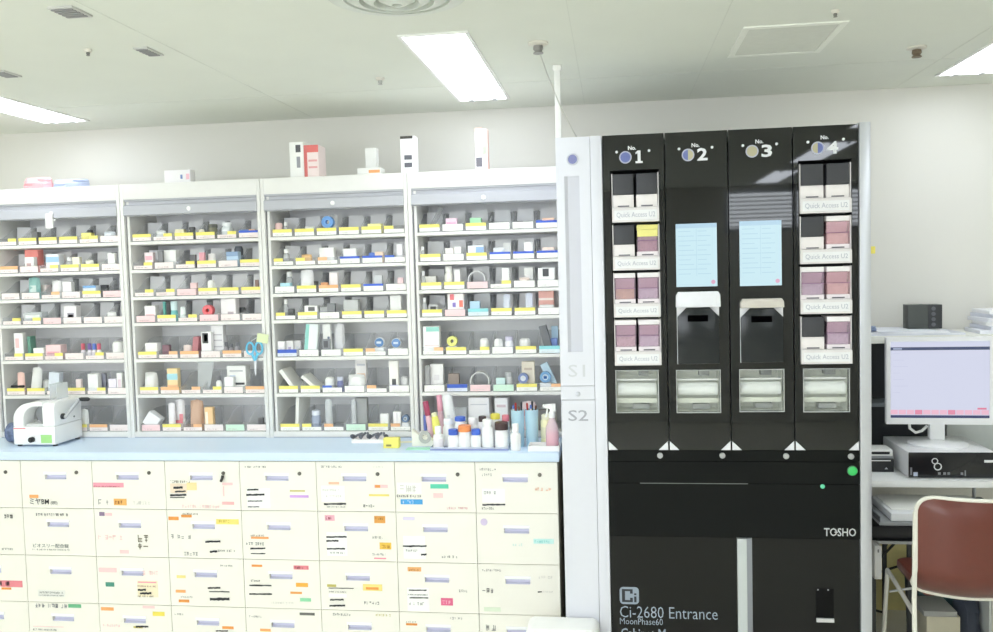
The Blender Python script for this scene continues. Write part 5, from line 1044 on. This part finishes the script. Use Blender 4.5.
mp(B(mx(640, 483), mx(748, 483), YM - .0012, YM + .003, zl - .0012, zl + .0012), 'trim_line', mat((120, 124, 126), .3, .4))
p = at(852.2, 470.7, YM)
mp(MB().lathe([(.0185, 0), (.0185, -.004), (.016, -.006), (.016, -.002)], (p.x, YM, p.z), 'y', 26, True), 'button_ring', mat((60, 110, 75), .4))
mp(MB().lathe([(.0158, 0), (.0158, -.006), (.010, -.0085), (.001, -.009)], (p.x, YM, p.z), 'y', 24), 'green_button', screen((60, 226, 110), .75))
p = at(822.5, 486.4, YM); mp(MB().lathe([(.008, 0), (.008, -.002), (.005, -.0035), (.001, -.004)], (p.x, YM, p.z), 'y', 18), 'green_lamp', screen((110, 235, 180), .8))
p = at(824, 536, YM); q = at(856, 528.3, YM); letters('maker_lettering', 'TOSHO', p.x, q.x, p.z, q.z, YM - .0007, mat((196, 198, 200), .4, noise=0), M, base, .012)
mp(MB().box(mx(834.5, 532), mx(838, 532), YM - .0008, YM - .0001, zz(836, 532.6), zz(836, 531.6)), 'logo_bar', mat((196, 198, 200), .4, noise=0))
# lower doors
hx0, hx1 = mx(737.3, 560), mx(752.3, 560)
LD = mat((14, 15, 14), .06, noise=0, spec=.34)
ld = mp(B(MX + .001, hx0 - .001, YM + .006, YM + .026, .02, ZM2 - .002), 'lower_door', LD)
rd = mp(B(hx1 + .001, .861, YM + .006, YM + .026, .02, ZM2 - .002), 'lower_door', LD)
mp(MB().box(hx0, hx0 + (hx1 - hx0) * .62, YM - .006, YM + .02, .02, ZM2 - .003), 'door_handle', mat((206, 212, 214), .3, .4, noise=.01))
mp(MB().prism([(hx0 + (hx1 - hx0) * .62 + .0005, YM - .004), (hx1, YM + .004), (hx1, YM + .02), (hx0 + (hx1 - hx0) * .62 + .0005, YM + .02)], .02, ZM2 - .003, 'z'), 'handle_cheek', mat((158, 162, 172), .3, .4, noise=.01))
YL_ = YM + .006
def ma(u, v): return at(u, v, YL_)
p, q = ma(816, 621), ma(833.4, 588.5)
lo = mp(B(p.x, q.x, YL_ - .004, YL_ - .0005, p.z, q.z), 'door_latch', mat((4, 4, 5), .5, noise=0, spec=.2), rd, .001)
mp(B(p.x, q.x, YL_ - .012, YL_ - .0042, p.z, p.z + .014), 'latch_lip', mat((214, 214, 216), .3, .3), lo, .001)
mp(B(p.x + .004, p.x + .009, YL_ - .0055, YL_ - .0042, q.z - .006, q.z - .002).box(q.x - .022, q.x - .017, YL_ - .0055, YL_ - .0042, q.z - .006, q.z - .002), 'latch_screw', SILV, lo)
LT = mat((150, 162, 176), .5, noise=0)
p, q = ma(619.8, 603.8), ma(638.8, 587.2); w2, h2 = q.x - p.x, q.z - p.z
rr = w2 * .2; cs = []
for (cx_, cz_, a0) in ((q.x - rr, q.z - rr, 0), (p.x + rr, q.z - rr, 90), (p.x + rr, p.z + rr, 180), (q.x - rr, p.z + rr, 270)):
    cs += [(cx_ + rr * math.cos(math.radians(a0 + k * 15)), cz_ + rr * math.sin(math.radians(a0 + k * 15))) for k in range(7)]
lg = mp(MB().prism(cs, YL_ - .0009, YL_ - .0002), 'logo_plate', LT, ld)
lm = MB(); fx = lambda f: p.x + f * w2; fz = lambda f: p.z + f * h2; y0, y1 = YL_ - .0014, YL_ - .001
lm.box(fx(.12), fx(.68), y0, y1, fz(.76), fz(.88)).box(fx(.12), fx(.28), y0, y1, fz(.24), fz(.76)).box(fx(.12), fx(.68), y0, y1, fz(.12), fz(.24)).box(fx(.54), fx(.68), y0, y1, fz(.62), fz(.76)).box(fx(.54), fx(.68), y0, y1, fz(.24), fz(.38))
lm.box(fx(.75), fx(.87), y0, y1, fz(.12), fz(.46)).box(fx(.75), fx(.87), y0, y1, fz(.54), fz(.64))
mp(lm, 'logo_mark', mat((30, 36, 42), .4, noise=0), lg)
for s_, u0, v0, u1, v1, bd in (('Ci-2680 Entrance', 620, 617.2, 717.6, 608.2, -.006), ('MoonPhase60', 620, 624.0, 662.8, 618.8, -.003), ('Cabinet Mo', 621, 638, 672, 629.3, .012)):
    p, q = ma(u0, v0), ma(u1, v1); letters('printed_text', s_, p.x, q.x, p.z, q.z, YL_ - .0006, LT, ld, base, bd)
p = at(872, 249, 3.4)
p = at(872, 250, 3.24)
mp(B(.9012, .918, 3.235, 3.255, p.z - .013, p.z + .013), 'note_tag', mat((240, 226, 110), .6), None, .003)
# ------------------------------------------------------------------ computer desk
DTOP = .745; DY = 3.6; dx0, dx1 = .935, 2.35; base = Vector((1.6, 3.88, 0))
D = thing('computer_desk', 'white computer desk with a shelf hutch standing beside the black dispenser', 'desk', base)
dk = lambda mb, n, m, pr=None, bev=0: mb.build(n, m, pr or D, bev, off=base)
DWH = mat((240, 241, 240), .4, noise=.01); DGR = mat((60, 64, 68), .6)
dk(B(dx0, dx1, DY, 4.17, DTOP - .026, DTOP), 'desk_top', DWH, None, .003)
for x in (.965, 2.3):
    dk(MB().tube([(x, DY + .05, .012), (x, DY + .05, DTOP - .027)], .011, 10), 'leg', SILV); dk(MB().tube([(x, 4.12, .012), (x, 4.12, DTOP - .027)], .011, 10), 'leg', SILV)
    dk(MB().box(x - .015, x + .015, DY + .02, 4.15, 0, .011), 'foot', SILV)
HZ = 1.30
dk(B(1.03, dx1, 3.86, 4.17, HZ - .03, HZ), 'hutch_shelf', mat((236, 236, 230), .5), None, .002)
dk(B(1.03, 1.06, 3.86, 4.17, DTOP + .0005, HZ - .031), 'hutch_side', mat((196, 198, 198), .5)); dk(B(dx1 - .03, dx1, 3.86, 4.17, DTOP + .0005, HZ - .031), 'hutch_side', mat((196, 198, 198), .5))
dk(B(1.061, 1.46, 4.12, 4.17, DTOP + .0005, HZ - .031), 'hutch_back', DGR)
dk(B(1.061, 1.46, 3.95, 4.11, .985, .999), 'hutch_middle_shelf', mat((150, 158, 164)))
dk(B(1.465, dx1 - .031, 4.10, 4.17, DTOP + .0005, HZ - .031), 'hutch_back', mat((196, 200, 198)))
# papers, black speaker box, paper stack on the hutch
for i, (x0, x1, z, dz, rz, lb) in enumerate(((1.075, 1.46, 0, .008, .02, 'wide white folder lying on the hutch under the papers'), (1.09, 1.40, .0085, .006, -.05, 'white paper sheaf lying on the wide folder'), (1.10, 1.34, .0150, .004, .04, 'topmost loose sheets under the black box'))):
    o = B(-(x1 - x0) / 2, (x1 - x0) / 2, -.12, .12, 0, dz).build('paper_sheaf', mat(((226, 228, 236), (240, 241, 246), (234, 236, 244))[i], .7)); o.location = ((x0 + x1) / 2, 4.0, HZ + .0005 + z); o.rotation_euler = (0, 0, rz)
    tag(o, lb, 'papers', 'papers on the hutch')
t = thing('blue_pouch', 'small blue-grey pouch on the hutch end next to the dispenser', 'pouch', (1.085, 3.92, HZ + .0125)); k_bag(t, .06, .06, .022, (120, 135, 165))
t.location.z = HZ + .0202
t = thing('desk_speaker', 'black box with a row of round buttons on the hutch papers', 'speaker', (1.335, 4.02, HZ + .0200))
B(-.07, .012, -.035, .035, 0, .105).build('body', mat((78, 82, 80), .5), t, .002); B(.0125, .07, -.036, .035, 0, .104).build('control_face', mat((52, 54, 58), .4), t, .002)
for k in range(4): MB().lathe([(.0085, -.0362), (.0085, -.0385), (.006, -.0395), (.001, -.0395)], (.034, 0, .018 + k * .023), 'y', 16).build('button', mat((96, 98, 104)), t)
for i in range(6):
    o = B(-.11, .11, -.1, .1, 0, .016).build('paper_stack' if 0 else 'paper_pad', mat(((236, 237, 244), (224, 226, 236), (244, 244, 246))[i % 3], .7), None, .002); o.location = (1.66 + (i % 2) * .008 + (-.02, .0, .01, -.01, .012, .004)[i], 3.99, HZ + .0005 + i * .0165); o.rotation_euler = (0, 0, (-.06, .04, -.1, .02, .08, -.03)[i])
    tag(o, 'white paper pad, %s from the bottom of the hutch pile' % ORD[i], 'papers', 'paper pads piled on the hutch')
# desktop computer
PC = Vector((1.158 + .165, 3.64 + .17, DTOP + .0005))
t = thing('desktop_computer', 'flat white desktop computer with black front under the monitor', 'computer', PC)
B(-.165, .165, -.162, .17, .004, .105).build('case', mat((238, 238, 240), .4, noise=.01), t, .003)
fp = B(-.165, .165, -.17, -.1625, .004, .105).build('front_panel', mat((30, 31, 34), .2, noise=0), t, .002)
lg = MB().lathe([(.0125, -.1712), (.0125, -.1704), (.0088, -.1704), (.0088, -.1712)], (-.067, 0, .071), 'y', 24, True).lathe([(.0155, -.1712), (.0155, -.1704), (.0112, -.1704), (.0112, -.1712)], (-.056, 0, .049), 'y', 24, True)
lg.build('logo_rings', mat((214, 216, 220), .4, noise=0), fp)
chip(t, -.148, -.132, .010, .026, -.1703, (196, 204, 222), 'badge')
mb = MB(); glyphs(mb, -.1, -.1, 0, .01, -.17); mb.box(-.16, -.153, -.1709, -.1702, .015, .045)
for x in (-.055, -.035, -.02, .03): mb.box(x, x + .01, -.1709, -.1702, .016, .026)
mb.box(.045, .05, -.1709, -.1702, .012, .034)
mb.build('port', mat((130, 132, 138), .5, noise=0), fp)
B(.118, .16, -.1712, -.1702, .066, .076).build('drive_slot', mat((226, 226, 230)), fp)
# monitor on the computer
MO = Vector((1.322, 3.80, DTOP + .1062))
t = thing('computer_monitor', 'white flat monitor showing a pale window, standing on the desktop computer', 'monitor', MO, (0, 0, math.radians(-3)))
MB().lathe([(.115, 0), (.115, .008), (.10, .014), (.03, .018)], n=40).build('stand_base', mat((242, 243, 244), .35, noise=.01), t)
B(-.03, .03, .0, .035, .0185, .16).build('stand_neck', mat((240, 241, 242), .35, noise=.01), t, .006)
mz0, mz1, mh = .089, .449, .206
fm = MB(); e = .016
fm.box(-mh, mh, -.03, -.0005, mz1 - e, mz1).box(-mh, mh, -.03, -.0005, mz0, mz0 + .026).box(-mh, -mh + e, -.03, -.0005, mz0 + .026, mz1 - e).box(mh - e, mh, -.03, -.0005, mz0 + .026, mz1 - e)
fm.build('bezel', mat((240, 241, 244), .35, noise=.01), t)
B(-mh + .01, mh - .01, -.0004, .02, mz0 + .02, mz1 - .02).build('back_shell', mat((230, 231, 232)), t, .004)
s0, s1, q0, q1 = -mh + e, mh - e, mz0 + .026, mz1 - e
sc_ = B(s0, s1, -.024, -.022, q0, q1).build('screen', screen((222, 226, 248), .86), t)
sx = lambda f: s0 + f * (s1 - s0); sz = lambda f: q0 + f * (q1 - q0)
B(sx(.0), sx(1), -.0249, -.0243, sz(.885), sz(.925)).build('title_bar', screen((78, 90, 128), .7), sc_)
B(sx(.03), sx(.12), -.0255, -.025, sz(.895), sz(.915)).build('title_text', screen((180, 190, 220), .8), sc_)
B(sx(0), sx(1), -.0249, -.0243, sz(0), sz(.035)).build('task_bar', screen((66, 76, 122), .7), sc_)
for k in range(12):
    B(sx(.002 + k / 12), sx((k + .92) / 12), -.0249, -.0243, sz(.045), sz(.105)).build('key_cell', screen(((248, 196, 218), (240, 150, 178))[k in (3, 7)], .86), sc_)
B(sx(.88), sx(.97), -.0256, -.0251, sz(.112), sz(.135)).build('pink_button', screen((236, 130, 160), .85), sc_)
for k in range(7): B(sx(.03), sx(.1 + .04 * (k % 3)), -.0249, -.0243, sz(.84 - k * .085), sz(.845 - k * .085)).build('text_line', screen((208, 212, 240), .84), sc_)
c1 = MB().tube([(-.11, -.0, .10), (-.105, .012, .065), (-.08, .02, .045), (-.055, .022, .052), (-.034, .02, .075)], .006, 8).build('cable', WHITE, t)
# dark printer-like device behind the computer and small things at the desk end
t = thing('desk_device', 'black device with a white slotted top on the desk next to the dispenser', 'device', (1.085, 3.80, DTOP + .0005))
B(-.05, .05, -.05, .05, 0, .055).build('body', BLACK, t, .003); B(-.05, .05, -.045, .05, .0555, .066).build('shelf', mat((150, 152, 156)), t); B(-.05, .045, -.05, .05, .0665, .094).build('top_cover', WHITE, t, .003)
B(-.045, .032, -.0525, -.0505, .075, .085).build('slot', BLACK, t); B(-.048, .036, -.0525, -.0505, .046, .05).build('light_strip', WHITE, t)
MB().prism([(.012, .012), (.026, .012), (.019, .02)], -.052, -.0505).build('mark', mat((200, 202, 206)), t)
# under the desk: pull-out shelf with white flat device, lower shelf, boxes, cables
t = thing('keyboard_shelf', 'grey pull-out shelf under the white desk top', 'shelf', (1.26, 3.75, .60))
B(-.26, .26, -.27, .12, 0, .014).build('board', mat((150, 153, 156)), t, .002); B(-.262, -.258, -.27, .12, .0142, .035).build('rail', mat((90, 92, 96)), t)
MB().tube([(-.225, .10, .0145), (-.225, .10, .118)], .008).build('hanger', SILV, t); MB().tube([(.225, .10, .0145), (.225, .10, .118)], .008).build('hanger', SILV, t)
t = thing('flat_device', 'white closed flat device lying on the pull-out desk shelf', 'device', (1.24, 3.64, .6145))
B(-.195, .195, -.15, .12, 0, .030).build('base', mat((236, 238, 240), .4, noise=.01), t, .005); B(-.18, .18, -.10, .115, .0303, .036).build('lid', mat((242, 242, 238), .45, noise=.01), t, .002)
t = thing('lower_shelf', 'dark low shelf board under the desk beside the dispenser', 'shelf', (1.13, 3.85, .462))
B(-.16, .16, -.16, .2, 0, .012).build('board', mat((70, 72, 76)), t); B(-.16, .16, -.163, -.1602, 0, .012).build('edge', mat((186, 188, 188)), t)
for x in (-.09, .05): B(x - .008, x + .008, .18, .196, -.462, -.0005).build('post', mat((60, 62, 64)), t)
for x in (-.09, .05): B(x - .008, x + .008, -.15, -.134, -.462, -.0005).build('post', mat((60, 62, 64)), t)
t = thing('black_scanner', 'black office device lying on the low shelf under the desk', 'device', (1.13, 3.85, .4745))
B(-.14, .14, -.14, .15, 0, .055).build('body', mat((44, 46, 50), .4), t, .006); B(-.03, .10, -.12, .1, .0555, .075).build('cover', mat((62, 66, 70), .4), t, .006)
pb = dk(B(1.006, 1.034, 3.57, 3.65, .355, .49), 'power_box', mat((236, 236, 232), .4), None, .004)
dk(B(1.017, 1.023, 3.5688, 3.5697, .465, .477), 'slot', mat((120, 120, 120)), pb); dk(B(.975, 1.0055, 3.62, 3.645, .40, .42), 'bracket', SILV, pb)
t = thing('cardboard_sheet', 'manila cardboard sheet leaning on the wall under the desk', 'cardboard', (1.20, 4.178, .0), (math.radians(2), 0, 0))  # yellowish sheet put in to give the colour of the shaded wall
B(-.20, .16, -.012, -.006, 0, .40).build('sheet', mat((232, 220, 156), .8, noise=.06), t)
rnd = random.Random(5)
CP = [[(1.0, 3.97, .43), (1.03, 3.97, .33), (1.09, 3.97, .22), (1.12, 3.97, .02)], [(1.02, 3.99, .32), (1.12, 3.99, .29), (1.2, 3.99, .36), (1.25, 3.99, .43)], [(1.0, 4.064, .14), (1.08, 4.064, .17), (1.16, 4.064, .21), (1.27, 4.064, .25)],
      [(1.25, 4.082, .44), (1.17, 4.082, .27), (1.12, 4.082, .2), (1.10, 4.082, .03)], [(.98, 4.1, .09), (1.06, 4.1, .08), (1.14, 4.1, .03), (1.2, 4.1, .012)]]
def curve_pts(p, n=8):
    out = []; P = [Vector(a) for a in p]; P = [P[0] * 2 - P[1]] + P + [P[-1] * 2 - P[-2]]
    for i in range(1, len(P) - 2):
        for k in range(n):
            s_ = k / n; a, b, c_, d = P[i - 1], P[i], P[i + 1], P[i + 2]
            out.append(.5 * ((2 * b) + (c_ - a) * s_ + (2 * a - 5 * b + 4 * c_ - d) * s_ ** 2 + (3 * b - a - 3 * c_ + d) * s_ ** 3))
    return out + [P[-2]]
for i, p in enumerate(CP):
    o = MB().tube(curve_pts(p), .0055, 7).build('cable', mat((46, 48, 46), .5))
    tag(o, ('black cable drooping down beside the desk leg', 'black cable sagging from the low shelf', 'black cable crossing level behind the silver leg', 'black cable dropping from the scanner', 'black cable lying near the floor by the dispenser')[i], 'cable', 'black cables under the desk')
o = MB().tube(curve_pts([(1.10, 3.7, .26), (1.18, 3.66, .29), (1.27, 3.62, .31), (1.34, 3.62, .33)]), .005, 7).build('cable', mat((222, 224, 222))); tag(o, 'white cable running behind the brown chair', 'cable')
t = thing('teal_bin', 'dark teal bin standing under the desk behind the beige box', 'bin', (1.335, 3.86, 0))
MB().prism([(-.09, 0), (.09, 0), (.1, .27), (-.1, .27)], -.09, .09).build('body', mat((56, 84, 88), .5), t, .006); B(-.103, .103, -.094, .094, .2705, .282).build('rim', mat((48, 72, 76)), t, .003)
t = thing('beige_box', 'beige box with a grey lid on the floor behind the chair', 'box', (1.27, 3.655, 0))
B(-.063, .063, -.07, .09, 0, .205).build('body', mat((196, 190, 168), .6), t, .003); B(-.075, .05, -.075, .093, .2055, .228).build('lid', mat((160, 160, 156), .5), t, .003)
t = thing('navy_bag', 'dark navy bag on the floor between beige box and pale computer', 'bag', (1.395, 3.695, 0)); k_bag(t, .11, .12, .25, (58, 64, 78))
t = thing('tower_computer', 'pale grey tower unit with a vent standing under the desk', 'computer', (1.52, 3.76, 0))
B(-.07, .2, -.15, .2, 0, .30).build('case', mat((206, 210, 206), .5), t, .004); g = MB()
for k in range(5): g.box(-.035, .16, -.153, -.1505, .2 + k * .013, .207 + k * .013)
g.build('vent', mat((140, 144, 144)), t)
# ------------------------------------------------------------------ chair
CH = Vector((1.215, 3.03, 0))
t = thing('pipe_chair', 'brown vinyl chair with white rounded frame standing at the computer desk', 'chair', CH)
VIN = mat((106, 52, 41), .32, noise=.06, scale=40); FRW = mat((232, 230, 218), .35, noise=.01)
hw = .225; zt, zm, zb3 = .836, .60, .492
def shell_y(z, x):
    q = 0 if z > zm else (zm - z) / (zm - zb3)
    return .11 * q * q - .045 * (1 - (x / hw) ** 2) + .0
nx, nz = 20, 22; vs = []; fs = []
def rim(a):                                      # rounded rectangle outline
    pass
for side in (0, 1):
    for j in range(nz + 1):
        for i in range(nx + 1):
            u, v = i / nx * 2 - 1, j / nz * 2 - 1
            rc = .055
            X = u * hw; Z = (zt + zb3) / 2 + v * (zt - zb3) / 2
            # squeeze the corners round
            du = max(0, abs(X) - (hw - rc)); dz = max(0, abs(Z - (zt + zb3) / 2) - ((zt - zb3) / 2 - rc))
            if du > 0 and dz > 0:
                l = math.hypot(du, dz); mx_ = max(du, dz); s_ = mx_ / l
                X = math.copysign(hw - rc + du * s_, X); Z = (zt + zb3) / 2 + math.copysign((zt - zb3) / 2 - rc + dz * s_, v)
            th = .008 + .022 * (1 - max(abs(u), abs(v)) ** 4)
            sagz = -.022 * (1 - u * u) if v < 0 else -.01 * (1 - u * u)
            vs.append((X, shell_y(Z, X) + (-th if side == 0 else th), Z + sagz * abs(v)))
n_ = (nx + 1) * (nz + 1)
for side in (0, 1):
    for j in range(nz):
        for i in range(nx): a = side * n_ + j * (nx + 1) + i; fs.append((a, a + 1, a + nx + 2, a + nx + 1))
edge = [i for i in range(nx + 1)] + [(j + 1) * (nx + 1) + nx for j in range(nz)] + [nz * (nx + 1) + i for i in range(nx - 1, -1, -1)] + [j * (nx + 1) for j in range(nz - 1, 0, -1)]
for k in range(len(edge)): a, b = edge[k], edge[(k + 1) % len(edge)]; fs.append((a, b, b + n_, a + n_))
MB().add(vs, fs).build('backrest', VIN, t)
ep = [(Vector(vs[k]) + Vector(vs[k + n_])) / 2 for k in edge]
cen = sum(ep, Vector()) / len(ep)
ep2 = [p_ + Vector((p_.x - cen.x, 0, p_.z - cen.z)).normalized() * .004 for p_ in ep]
MB().tube(ep2 + [ep2[0], ep2[1]], .0075, 8).build('back_rim', FRW, t)
LEGM = mat((212, 210, 202), .35, .3, noise=.01)
for s_ in (-1, 1):
    MB().tube([(s_ * (hw + .006), .0, .78), (s_ * (hw + .008), .0, .6), (s_ * (hw + .008), .005, .47), (s_ * (hw + .006), .0, .2), (s_ * (hw + .006), -.02, .012)], .008, 10).build('leg', FRW, t)
    MB().tube([(s_ * .19, .44, .43), (s_ * .2, .45, .2), (s_ * .21, .47, .012)], .008, 10).build('leg', LEGM, t)
    MB().tube([(s_ * (hw + .008), .006, .43), (s_ * .21, .2, .425), (s_ * .19, .44, .43)], .008, 10).build('seat_rail', LEGM, t)
for x, y in ((-.231, -.02), (.231, -.02), (-.21, .47), (.21, .47)): MB().lathe([(.015, 0), (.015, .012), (.012, .018)], (x, y, 0), n=14).build('foot_cap', BLACK, t)
ss = MB(); vs = []; 
ss.prism([(-.15, .15), (.15, .15), (.162, .22), (.158, .44), (.13, .47), (-.13, .47), (-.158, .44), (-.162, .22)], .437, .475, 'z'); ss.build('seat', VIN, t, .014)
# white rounded stool back in front of the drawers
p = at(525, 631, 3.09); q = at(599, 631, 3.09); zt = at(565, 630, 3.09).z
t = thing('white_caddy', 'white rounded box top in front of the drawers below the S unit', 'box', ((p.x + q.x) / 2, 3.15, 0))
w2 = (q.x - p.x) / 2; pr = []
for k in range(9): a = PI * k / 16; pr.append((w2 - .03 + .03 * math.cos(a), zt - .03 + .03 * math.sin(a)))
prof = [(w2, 0)] + pr + [(-x, z) for x, z in pr[::-1]] + [(-w2, 0)]
MB().prism(prof, -.06, .06).build('body', mat((248, 248, 246), .4, noise=.01), t, .006)
# ------------------------------------------------------------------ colour management
W2 = bpy.data.worlds.new('world'); S.world = W2; W2.use_nodes = True
W2.node_tree.nodes['Background'].inputs['Color'].default_value = (.8, .85, .9, 1); W2.node_tree.nodes['Background'].inputs['Strength'].default_value = 8.5
S.view_settings.view_transform = 'Standard'; S.view_settings.look = 'None'; S.view_settings.gamma = 1; S.view_settings.use_curve_mapping = False
S.view_settings.exposure = EXPO
S.cycles.transparent_max_bounces = 24; S.cycles.max_bounces = 12; S.cycles.diffuse_bounces = 8; S.cycles.use_denoising = True
